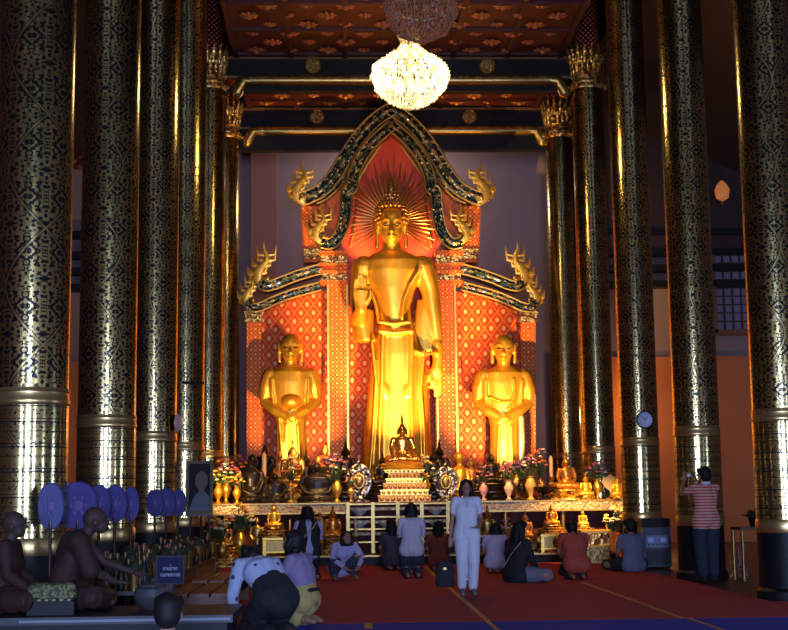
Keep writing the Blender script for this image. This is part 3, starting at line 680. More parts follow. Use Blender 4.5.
# ---------------------------------------------------------------- small altar furniture
def seated_mb(s=1.):
    q = MB()
    q.loft([(V(0, 0, z), w, d) for z, w, d in [(.0, .30, .2), (.06, .34, .23), (.12, .30, .21), (.18, .15, .12), (.26, .125, .095), (.36, .15, .1), (.45, .165, .1), (.50, .13, .085), (.53, .06, .06)]], 20)
    for k in (-1, 1):
        q.tube([(k*.08, -.02, .10), (k*.28, -.08, .085), (k*.24, -.17, .08), (-k*.05, -.22, .10)], [.09, .085, .07, .045], 10)
        q.tube([(k*.165, 0, .46), (k*.2, -.01, .36), (k*.205, -.04, .26)], [.06, .05, .045], 10)
    q.tube([(.205, -.04, .27), (.14, -.15, .17), (.02, -.18, .15)], [.045, .036, .03], 8)
    q.tube([(-.205, -.04, .27), (-.2, -.16, .20), (-.17, -.23, .14)], [.045, .036, .025], 8)
    q.tube([(0, 0, .5), (0, -.01, .58)], [.055, .05], 8)
    q.ell((0, -.015, .64), (.082, .088, .10), 14, 10); q.ell((0, -.1, .63), (.012, .02, .02), 6, 5)
    for k in (-1, 1): q.tube([(k*.083, 0, .65), (k*.09, 0, .56)], [.018, .016], 6)
    q.ell((0, .005, .73), (.045, .045, .045), 8, 6)
    return q
_sb = {}
def seated(x, y, Y, hpx, m, label, base='lotus', name='seated_buddha_statue', rz=0., fl=.16, tiers=0, group=None):
    """base of the object seen at x, y; hpx is its full height in the photo"""
    o = at(x, y, Y); H = hpx*Y/F; unit = .9+fl+.1*tiers
    t = empty(name, o, rz, H/unit, label=label, cat='statue', group=group)
    key = m.name
    if key not in _sb:
        ob = seated_mb().fuse('figure', m, t, voxel=.014, sm=2); ob.location.z = 0; _sb[key] = ob.data
    else:
        ob = bpy.data.objects.new('figure', _sb[key]); COL.objects.link(ob); ob.parent = t
    ob.location = (0, 0, .14+.1*tiers)
    bm_ = M_GOLDFIL if m not in (M_DARKBR, M_BLACK) else M_DARKBR
    q = MB(); z = 0
    for k in range(tiers): w = .62-.1*k/max(1, tiers); q.lathe([(w, z), (w, z+.03), (w-.06, z+.05), (w-.02, z+.1)], seg=24, sy=.72); z += .1
    q.lathe([(.40, z), (.42, z+.03), (.32, z+.07), (.38, z+.11), (.36, z+.15)], seg=24, sy=.75); q.build('pedestal', bm_, t)
    zf = .14+.1*tiers+.76
    MB().tube([(0, 0, zf), (0, 0, zf+fl*.4), (0, 0, zf+fl)], [.03, .028, .004], 8).build('flame_ornament', bm_, t)
    return t
def standing_fig(x, y, Y, hpx, m, label, name='standing_figurine'):
    o = at(x, y, Y); H = hpx*Y/F; t = empty(name, o, 0, H, label=label, cat='statue')
    q = MB(); q.loft([(V(0, 0, z), w, d) for z, w, d in [(.06, .10, .08), (.3, .085, .07), (.5, .09, .07), (.62, .11, .075), (.74, .13, .075), (.79, .09, .06), (.82, .04, .04)]], 16)
    for k in (-1, 1): q.tube([(k*.12, 0, .75), (k*.15, -.01, .62), (k*.08, -.08, .52)], [.045, .04, .025], 8)
    q.tube([(0, 0, .8), (0, 0, .87)], .035, 8); q.ell((0, 0, .89), (.052, .055, .068), 12, 8); q.ell((0, 0, .955), (.03, .03, .035), 8, 6)
    q.fuse('figure', m, t, voxel=.012, sm=1)
    MB().lathe([(.16, 0), (.17, .02), (.13, .05), (.15, .075)], seg=20).build('pedestal', m, t); return t
def vase(x, y, Y, hpx, m, label, flowers=None, fh=1.2, fw_=.5, nf=16, cat='vase', name='flower_vase', prof=None, shape=None):
    """vase of hpx height, optional bouquet of fh vase-heights above"""
    o = at(x, y, Y); H = hpx*Y/F; t = empty(name, o, R.random()*6, H, label=label, cat=cat)
    MB().lathe(prof or [(.14, 0), (.16, .04), (.08, .12), (.07, .2), (.2, .45), (.24, .62), (.15, .82), (.11, .9), (.17, 1.), (.13, .99), (.07, .85)], seg=20, caps=False).build('vase', m, t)
    if flowers:
        st = MB(); heads = {}
        for i in range(nf):
            a = i*2.399; rr = fw_*math.sqrt((i+.5)/nf); zz = .95+fh*(1-.55*(rr/fw_)**2)*(.55+.45*R.random())
            p = V(math.cos(a)*rr, math.sin(a)*rr*.7, zz); st.tube([(0, 0, .85), p*.5+V(0, 0, .45), p], .012, 5)
            fm = flowers[i % len(flowers)]; h = MB()
            for b in range(6): h.ell(p+V(math.cos(b*PI/3)*.045, math.sin(b*PI/3)*.045, .0), (.05, .05, .035), 6, 5)
            h.ell(p+V(0, 0, .03), .035, 6, 5); h.build('blossom', fm, t)
            if i % 2: st.ell(p*.8+V(0, 0, .05), (.07, .03, .1), 6, 5)
        st.build('stems', mat('leaf green', (.03, .07, .02), .5), t)
    return t
F_PINK = mat('pink petals', (.65, .16, .22), .6); F_WHITE = mat('white petals', (.8, .72, .55), .6); F_YEL = mat('yellow petals', (.85, .55, .06), .6)
F_PUR = mat('purple petals', (.22, .08, .25), .6); F_RED = mat('orange red petals', (.8, .2, .05), .6)
def filigree(x, y, Y, hpx, wpx, label):
    """oval silver frame on a foot with a spire"""
    o = at(x, y, Y); H = hpx*Y/F; t = empty('filigree_stand', o, 0, H, label=label, cat='ornament'); w = wpx/hpx/2
    for nm, sc, r, mm in (('outer_ring', 1., .045, M_SILVER), ('middle_ring', .72, .03, M_SILVER), ('inner_ring', .45, .03, M_OLDGOLD)):
        pts = [(w*.9*sc*math.cos(a*PI/12), 0, .46+.34*sc*math.sin(a*PI/12)) for a in range(25)]; MB().tube(pts, r, 8, .8).build(nm, mm, t)
    q = MB()
    for a in range(20): an = a*PI/10; q.ell((w*.78*math.cos(an), -.01, .46+.29*math.sin(an)), .035, 7, 5)
    q.build('beads', M_SILVER, t)
    q = MB()
    for a in range(8): an = a*PI/4; q.tube([(0, 0, .46), (w*.75*math.cos(an), 0, .46+.28*math.sin(an))], .014, 6)
    q.ell((0, -.02, .46), (.09, .04, .12), 10, 8); q.build('spokes', M_OLDGOLD, t)
    MB().tube([(0, 0, .8), (0, 0, .88), (0, 0, 1.)], [.06, .035, .005], 8).build('spire', M_SILVER, t)
    MB().lathe([(w*.8, 0), (w*.85, .03), (w*.4, .08), (w*.3, .14)], seg=20, sy=.5).build('foot', M_SILVER, t); return t
def bowl_stand(x, y, Y, hpx, m, label, cat='offering stand'):
    o = at(x, y, Y); H = hpx*Y/F; t = empty('footed_bowl', o, 0, H, label=label, cat=cat)
    MB().lathe([(.6, 0), (.62, .08), (.25, .3), (.2, .45)], seg=24).build('foot', m, t)
    MB().lathe([(.2, .45), (.7, .7), (.95, 1.), (.88, .98), (.5, .72), (.01, .66)], seg=24, caps=False).build('bowl', m, t); return t
def candle(x, y, Y, hpx, label, m=None):
    o = at(x, y, Y); H = hpx*Y/F; t = empty('candlestick', o, 0, H, label=label, cat='candlestick')
    MB().lathe([(.16, 0), (.17, .03), (.05, .1), (.045, .3), (.08, .35), (.04, .4), (.1, .52)], seg=16).build('holder', m or M_GOLD, t)
    MB().lathe([(.045, .5), (.045, .95), (.01, 1.)], seg=10).build('candle', mat('pale wax', (.8, .55, .3), .5), t); return t
ON = YT+.35
def ty(Y):  # picture y of the table top at depth Y near x=400
    d = (zt-CAMZ)
    lo, hi = 300, 620
    for _ in range(40):
        mid = (lo+hi)/2
        if at(400, mid, Y).z > zt: lo = mid
        else: hi = mid
    return lo
def tby(x, Y): # same at x
    lo, hi = 300, 620
    for _ in range(40):
        mid = (lo+hi)/2
        if at(x, mid, Y).z > zt: lo = mid
        else: hi = mid
    return lo
def T(x, Y): return tby(x, Y)
# row on the table from left to right: (base x, depth, picture top)
def row(fn, x, top, Y, *a, **k): y = T(x, Y); top -= 4 if fn is seated else 2; return fn(x, y, Y, y-top, *a, **k)
row(vase, 226, 482, 28.7, M_GOLD, 'short golden vase of pink and orange flowers at the left end of the altar table', flowers=[F_PINK, F_RED, F_PINK, F_WHITE], fh=1.0, fw_=.6, nf=30)
row(candle, 240, 474, 28.6, 'golden candlestick beside the leftmost flower vase', M_GOLD)
# dark bust seen from behind
def bust(x, top, Y, wpx, label, m=M_BLACK, cat='statue', name='seated_monk_statue', halo=False):
    y = T(x, Y); H = (y-top)*Y/F; o = at(x, y, Y); t = empty(name, o, 0, H, label=label, cat=cat); w = wpx/(y-top)/2
    q = MB(); q.loft([(V(0, 0, z), ww*w, d) for z, ww, d in [(0, 1.0, .26), (.1, 1.0, .28), (.2, .8, .22), (.35, .62, .16), (.5, .72, .17), (.62, .72, .15), (.69, .4, .1), (.72, .22, .08)]], 22)
    for k in (-1, 1): q.tube([(k*w*.72, 0, .6), (k*w*.86, -.03, .42), (k*w*.6, -.16, .25), (k*w*.1, -.2, .2)], [.07, .07, .05, .04], 8); q.tube([(k*w*.3, 0, .1), (k*w*.9, -.1, .08), (k*w*.2, -.25, .08)], [.09, .08, .06], 8)
    q.tube([(0, 0, .68), (0, -.01, .78)], .06, 8); q.ell((0, -.01, .87), (.1, .11, .13), 14, 10); q.ell((0, -.12, .86), (.014, .02, .03), 6, 5)
    for k in (-1, 1): q.ell((k*.1, 0, .86), (.015, .03, .045), 6, 5)
    q.fuse('figure', m, t, voxel=.014, sm=2)
    MB().lathe([(w*1.02, -.0), (w*1.05, .02), (w*.98, .05)], seg=24, sy=.3/w if w > .3 else .8).build('seat_slab', M_DARKBR, t)
    return t
bust(252, 455, 28.7, 24, 'black statue of a seated figure at the left of the altar table', mat('black bronze', (.015, .012, .012), .35, .3))
bust(275, 474, 28.6, 24, 'small black seated monk statue between the left bust and the red flowers', MATS['black bronze'])
bust(317, 463, 28.6, 38, 'broad black seated monk statue on the altar table, left of centre', MATS['black bronze'])
row(candle, 264, 455, 29.2, 'tall golden candlestick behind the left black statues')
row(seated, 293, 443, 29.5, M_OLDGOLD, 'bronze seated Buddha with a pointed flame before the left disciple', tiers=2)
row(vase, 291, 483, 28.5, M_GOLDFIL, 'golden vase with orange red flowers below the left bronze Buddha', flowers=[F_RED, F_WHITE, F_PINK, F_RED], fh=1.3, fw_=.6, nf=22)
row(standing_fig, 326, 447, 29.7, M_ORANGE and mat('amber gilt', (.75, .3, .06), .4, .6), 'amber standing figurine right of the left disciple')
row(standing_fig, 265, 447, 30.3, M_DARKBR, 'dark standing figurine before the left end pilaster')
row(standing_fig, 280, 453, 30.5, MATS['amber gilt'], 'amber standing figurine at the feet of the left disciple')
row(vase, 337, 482, 28.5, M_GOLD, 'slim golden vase with pink flowers left of the silver stand', flowers=[F_PINK, F_PUR, F_WHITE], fh=1.3, fw_=.45, nf=16)
y0_ = T(359, 28.6); filigree(359, y0_, 28.6, y0_-457, 25, 'round silver filigree stand left of the central seated Buddha')
row(vase, 351, 487, 28.4, M_GOLDFIL, 'little golden vase in front of the left silver stand', flowers=[F_RED, F_WHITE], fh=.8, fw_=.4, nf=8)
row(seated, 383, 455, 28.9, M_DARKBR, 'slender dark seated Buddha just left of the central gold one', tiers=3)
row(seated, 374, 468, 30.1, M_GOLD, 'small golden Buddha half hidden behind the left silver stand', tiers=1)
# central seated Buddha on a stepped throne
yb = T(404, 28.6)
th = empty('stepped_throne', at(404, yb, 28.6), label='stepped golden throne under the central seated Buddha', cat='throne')
zz = 0
for i, (w, h) in enumerate([(1.08, .16), (.98, .12), (.86, .16), (.74, .10), (.66, .14), (.80, .06)]):
    q = MB(); q.bbox(-w/2, w/2, -w*.32, w*.32, zz, zz+h); q.bbox(-w/2-.02, w/2+.02, -w*.32-.02, w*.32+.02, zz+h-.025, zz+h)
    for k in range(9): q.ell((-w/2+w*(k+.5)/9, -w*.32-.01, zz+h*.45), (w*.045, .03, h*.35), 8, 5)
    q.build('tier', noisy_mat('throne gilt', (.80, .36, .07), (.45, .18, .04), 14, .4, .8, .3) if i % 2 == 0 else M_GOLD, th); zz += h
cb = at(403, yb, 28.6); zz_top = at(403, 470, 28.6).z
sc = (at(403, 412, 28.6).z-zz_top)/1.08
print('throne', zz+cb.z, zz_top)
th.scale = (1, 1, (zz_top-cb.z)/zz)
t = empty('seated_buddha_statue', (cb.x, 28.6, zz_top), 0, sc, label='central golden seated Buddha on the stepped throne', cat='statue')
ob = seated_mb().fuse('figure', noisy_mat('polished bronze gold', (.85, .42, .10), (.6, .25, .05), 5, .22, .9), t, voxel=.012, sm=2); ob.location.z = .1
MB().lathe([(.40, 0), (.43, .03), (.36, .06), (.42, .1), (.38, .13)], seg=28, sy=.75).build('lotus_seat', M_GOLD, t)
MB().tube([(0, 0, .86), (0, 0, .93), (0, 0, 1.07)], [.03, .03, .004], 8).build('flame_ornament', M_GOLD, t)
row(vase, 425, 478, 28.9, M_GOLD, 'golden vase with pale flowers right of the stepped throne', flowers=[F_YEL, F_WHITE], fh=.9, fw_=.4, nf=12)
row(seated, 434, 450, 29.5, M_DARKBR, 'dark seated Buddha right of the stepped throne', tiers=3)
y0_ = T(446, 28.6); filigree(446, y0_, 28.6, y0_-460, 23, 'round silver filigree stand right of the central seated Buddha')
row(vase, 421, 484, 28.45, M_GOLDFIL, 'little golden vase in front of the throne steps', flowers=[F_RED, F_YEL], fh=.8, fw_=.45, nf=10)
bust(460, 452, 29.2, 20, 'bright golden bust statue left of the woman in white', M_GOLD2)
row(seated, 472, 458, 30.2, MATS['amber gilt'], 'amber seated Buddha behind the woman in white', tiers=2)
row(seated, 479, 470, 28.9, M_DARKBR, 'dark little Buddha just right of the woman in white', tiers=2)
row(seated, 492, 452, 29.3, M_DARKBR, 'dark bronze seated Buddha before the right disciple', tiers=3)
row(vase, 484, 484, 28.5, mat('pink porcelain', (.6, .3, .28), .3), 'pink porcelain vase with purple flowers beside the woman in white', flowers=[F_PUR, F_PINK], fh=1., fw_=.5, nf=14)
row(standing_fig, 505, 462, 30.3, M_OLDGOLD, 'bronze standing figurine at the feet of the right disciple')
row(vase, 509, 482, 28.6, mat('cream porcelain', (.7, .55, .33), .3), 'cream vase with pink flowers before the right disciple', flowers=[F_PINK, F_PUR, F_RED], fh=1.2, fw_=.5, nf=16)
row(vase, 522, 482, 28.7, M_DARKBR, 'dark vase with purple flowers between two pale vases', flowers=[F_PUR, F_PUR, F_WHITE], fh=1.3, fw_=.45, nf=14)
row(vase, 531, 478, 28.5, mat('yellow glaze', (.8, .5, .12), .3), 'yellow glazed vase with tall pink flowers', flowers=[F_PINK, F_WHITE, F_PUR], fh=1.1, fw_=.4, nf=14)
row(vase, 541, 480, 28.8, M_GOLDFIL, 'gilt vase with a tall spray of orange red flowers', flowers=[F_RED, F_WHITE, F_RED], fh=1.7, fw_=.45, nf=20)
row(candle, 552, 458, 29., 'golden candlestick between the orange flowers and the seated Buddha')
row(bowl_stand, 545, 489, 28.45, M_BLACK, 'black footed bowl on the altar table, left of the amber Buddha')
row(seated, 567, 455, 28.6, noisy_mat('warm gilt', (.85, .34, .05), (.7, .25, .03), 5, .3, .7), 'amber gold seated Buddha on the right part of the altar table', tiers=1)
row(vase, 598, 481, 28.7, M_GOLD, 'short golden vase of pink and purple flowers at the right end of the altar table', flowers=[F_PINK, F_PUR, F_WHITE, F_PINK], fh=1.0, fw_=.6, nf=30)
row(seated, 586, 476, 28.45, M_GOLD2, 'bright golden little Buddha in front of the right bouquet')
# spade-shaped white leaf ornament
yb_ = T(611, 28.6); H = (yb_-474)*28.6/F; t = empty('leaf_ornament', at(611, yb_, 28.6), 0, H, label='pale spade-shaped ornament on a stem right of the right bouquet', cat='ornament')
MB().prism([(0, .3), (.2, .45), (.36, .68), (.3, .8), (.12, .9), (0, 1.), (-.12, .9), (-.3, .8), (-.36, .68), (-.2, .45)], -.03, .03).build('leaf', mat('cream lacquer', (.6, .42, .16), .4), t)
MB().lathe([(.2, 0), (.2, .04), (.04, .1), (.035, .34)], seg=14).build('stem', M_GOLD, t)
# ---------------------------------------------------------------- tiers in front of the altar table
zf = 0
st = empty('offering_shelf', (at(399, 520, 27.6).x, 27.6, 0), label='gilded open shelf unit in front of the altar table centre', cat='shelf'); O = Matrix.Translation((-st.location.x, -27.6, 0))
zt1, zt0 = at(400, 502, 27.6).z, .12
for i, x in enumerate((348, 373, 398, 422, 448)):
    X = at(x, 520, 27.6).x; MB().bbox(X-.035, X+.035, 27.6, 27.68, .0, zt1).xf(O).build('post', M_OLDGOLD, st)
xl, xr = at(346, 520, 27.6).x, at(450, 520, 27.6).x
for y in (503, 516, 528, 541): z = at(400, y, 27.6).z; MB().bbox(xl, xr, 27.62, 28.2, z-.03, z).xf(O).build('shelf_board', M_OLDGOLD, st)
MB().bbox(xl, xr, 28.16, 28.2, .1, zt1).xf(O).build('back_panel', M_RCLOTH, st)
q = MB()
for y in (507, 520, 532): z = at(400, y, 27.6).z; q.bbox(xl, xr, 27.64, 27.66, z-.06, z)
q.xf(O).build('shelf_valance', M_PALEGILT, st)
for i, (x, yy) in enumerate([(360, 516), (411, 528), (436, 516), (386, 528), (436, 528), (360, 528)]):
    z = at(x, yy, 27.7)
    t = empty('offering_bowl', V(z.x, 27.82, at(400, yy, 27.6).z), 0, 1, label='small pale bowl on the %s shelf board, %s' % (('upper' if yy == 516 else 'lower'), {360: 'leftmost bay', 386: 'second bay', 411: 'third bay', 436: 'rightmost bay'}[x]), cat='bowl', group='bowls on the gilded shelf')
    MB().lathe([(.05, 0), (.06, .02), (.14, .09), (.15, .13), (.13, .12), (.01, .04)], seg=16, caps=False).build('bowl', mat('white ware', (.6, .58, .5), .3), t)
# plinth in front and low trays
low = empty('altar_step', (0, 27.3, 0), label='long low black step with a gilt front at the foot of the altar', cat='step')
xa2, xb2 = at(250, 545, 27.2).x, at(612, 545, 27.2).x
MB().bbox(xa2, xb2, -.5, .27, 0.014, .16).build('step_body', M_BLACK, low); MB().bbox(xa2, xb2, -.53, .28, .16, .2).build('step_top', M_BWOOD, low)
q = MB(); q.bbox(xa2, xb2, -.54, -.52, .165, .195); q.build('gilt_fillet', M_OLDGOLD, low)
for i, (x0, x1, lab) in enumerate([(538, 578, 'low gilt-edged table right of the kneeling group'), (262, 300, 'low gilt-edged table behind the person in the black vest'), (578, 612, 'low bright gilded table under the right-hand flowers')]):
    Y = 27.1; a, b = at(x0, 540, Y).x, at(x1, 540, Y).x; zt_ = .56 if i < 2 else .62
    t = empty('low_table', ((a+b)/2, Y, .2), label=lab, cat='table'); w = (b-a)/2-.02
    MB().bbox(-w, w, -.25, .3, zt_-.26, zt_-.2).build('top', M_BWOOD if i < 2 else M_GOLD, t)
    MB().bbox(-w+.02, w-.02, -.22, -.18, .08, zt_-.26).build('apron', M_OLDGOLD if i < 2 else M_GOLDFIL, t)
    q = MB(); q.bbox(-w, w, -.27, -.24, zt_-.25, zt_-.21); q.bbox(-w, w, -.27, -.24, .06, .09); q.build('fillet', M_GOLD, t)
    for sx in (-1, 1):
        for sy in (-.2, .25): MB().bbox(sx*w-.04*sx-.03, sx*w-.04*sx+.03, sy-.03, sy+.03, 0, zt_-.2).build('leg', M_GOLD, t)
    if i == 0: MB().lathe([(.001, 0), (.06, 0), (.05, .02), (.001, .02)], seg=16, caps=False).xf(Matrix.Rotation(PI/2, 4, 'X')).build('medallion', mat('white ware', (1, 1, 1)), t, loc=(w*.3, -.24, .25))
# lower tier figures
def on(fn, x, z, Y, top, *a, **k):
    o = at(x, top, Y); lo, hi = 300, 700
    for _ in range(40):
        mid = (lo+hi)/2
        if at(x, mid, Y).z > z: lo = mid
        else: hi = mid
    return fn(x, lo, Y, lo-top, *a, **k)
on(seated, 274, .56, 27.1, 502, M_GOLD2, 'bright golden seated Buddha on the low left table below the altar', tiers=2)
on(seated, 333, .2, 27.2, 505, noisy_mat('warm gilt', (0, 0, 0), (0, 0, 0)), 'amber seated Buddha under the left end of the gilded shelf', tiers=3)
on(candle, 290, .56, 27.0, 520, 'short golden candlestick on the low left table')
on(vase, 240, 0.0, 27.9, 530, M_GOLD, 'golden floor vase with orange flowers left of the altar step', flowers=[F_RED, F_WHITE, F_YEL], fh=.8, fw_=.5, nf=18)
on(seated, 552, .56, 27.1, 502, noisy_mat('warm gilt', (0, 0, 0), (0, 0, 0)), 'amber seated Buddha with a pale shawl on the low right table', tiers=2)
on(seated, 583, .62, 27.1, 508, M_GOLD2, 'bright yellow seated Buddha on the gilded low table at right', tiers=1)
on(vase, 607, .62, 27.0, 524, M_GOLD, 'golden vase of big white and yellow flowers at the right end of the low tables', flowers=[F_WHITE, F_YEL, F_WHITE], fh=1.1, fw_=.9, nf=28)
on(seated, 488, .2, 27.3, 505, M_OLDGOLD, 'bronze seated Buddha above the kneeling group, below the altar table', tiers=2)
on(bowl_stand, 300, .2, 26.95, 536, M_OLDGOLD, 'bronze footed bowl on the step beside the person in the black vest')
on(vase, 560, .2, 26.9, 538, M_OLDGOLD, 'bronze incense pot on the altar step behind the kneeling person in red', cat='incense pot', name='incense_pot', prof=[(.2, 0), (.3, .05), (.2, .2), (.5, .5), (.5, .8), (.4, 1.), (.36, .95), (.3, .6)])
for i, (x, c_) in enumerate([(356, 'white'), (322, 'white')]):
    on(candle, x, .2, 26.95, 520, ['pale candle on the step right of the amber Buddha', 'pale candle on the step left of the amber Buddha'][i], M_OLDGOLD)

on(vase, 622, 0.0, 26.6, 533, M_GOLD, 'tall golden floor vase of white and yellow flowers at the right end of the altar', flowers=[F_WHITE, F_YEL, F_WHITE, F_YEL], fh=1.0, fw_=.6, nf=34)
gx = empty('donation_box', at(596, 560, 26.3), label='bright gilded box on the floor before the right end of the altar', cat='box'); gx.location.z = .013
MB().bbox(-.26, .26, -.14, .14, 0, .30).build('box_body', mosaic_mat('bright carved gilt', (.85, .62, .2), (.5, .28, .06), 26, .4, .5, .5), gx); MB().bbox(-.28, .28, -.16, .16, .30, .34).build('box_lid', M_GOLD, gx)
MB().bbox(-.06, .06, -.02, .02, .34, .345).build('coin_slot', M_BLACK, gx)
# more figures and offerings crowding the altar
on(seated, 224, .0, 27.2, 516, M_OLDGOLD, 'bronze seated Buddha on a tall base left of the golden floor vase', tiers=4)
on(standing_fig, 257, .0, 27.3, 518, M_OLDGOLD, 'bronze standing figurine on the floor left of the altar step')
on(vase, 318, .2, 27.0, 530, M_GOLD, 'small golden vase with red flowers left of the gilded shelf', flowers=[F_RED, F_YEL], fh=.9, fw_=.5, nf=12)
on(vase, 507, .2, 27.1, 534, M_GOLDFIL, 'gilt vase with white flowers behind the person in black', flowers=[F_WHITE, F_PINK], fh=.9, fw_=.5, nf=12)
on(seated, 526, .2, 27.3, 510, MATS['amber gilt'], 'amber seated Buddha on the step between two table legs', tiers=3)
row(vase, 243, 474, 29.7, M_OLDGOLD, 'bronze vase with a tall spray behind the left black statue', flowers=[F_PUR, F_RED, F_RED], fh=.6, fw_=.5, nf=16)
row(vase, 328, 474, 29.3, M_OLDGOLD, 'bronze vase of purple flowers right of the broad black statue', flowers=[F_PUR, F_RED, F_PUR], fh=.6, fw_=.5, nf=16)
row(seated, 306, 454, 30.4, M_DARKBR, 'dark spired Buddha before the left pilaster', tiers=3)
row(seated, 346, 444, 30.3, M_DARKBR, 'dark spired Buddha between the left pilaster and the huge robe', tiers=3)
row(seated, 440, 444, 30.4, M_DARKBR, 'tall dark spired Buddha beside the huge robe, at right', tiers=3)
row(vase, 517, 474, 29.6, M_OLDGOLD, 'bronze vase of purple flowers behind the cream vase', flowers=[F_PUR, F_PINK], fh=.6, fw_=.5, nf=16)
row(standing_fig, 530, 455, 30.6, M_OLDGOLD, 'bronze standing figurine before the right end pilaster')
row(candle, 212, 484, 28.6, 'golden candlestick at the far left end of the altar table', M_GOLD)
row(vase, 218, 486, 28.4, M_GOLD2, 'bright golden offering vase at the left front corner of the table', flowers=[F_YEL, F_WHITE, F_YEL], fh=.8, fw_=.7, nf=20)
row(vase, 237, 488, 28.4, M_GOLD2, 'bright golden vase of yellow flowers left of the black statues', flowers=[F_YEL, F_YEL, F_RED], fh=.8, fw_=.6, nf=18)
row(seated, 618, 478, 28.35, M_GOLD2, 'bright golden little Buddha right of the pale spade-shaped ornament')
# left flower clusters by the altar end
for i, (x, Y, top, lab) in enumerate([(222, 27., 520, 'dim flower arrangement on the floor left of the altar, nearer one'), (211, 26.2, 512, 'dim flower arrangement beside the framed portrait')]):
    on(vase, x, 0.0, Y, 540, M_OLDGOLD, lab, flowers=[F_RED, F_WHITE, F_YEL], fh=1., fw_=.5, nf=20)
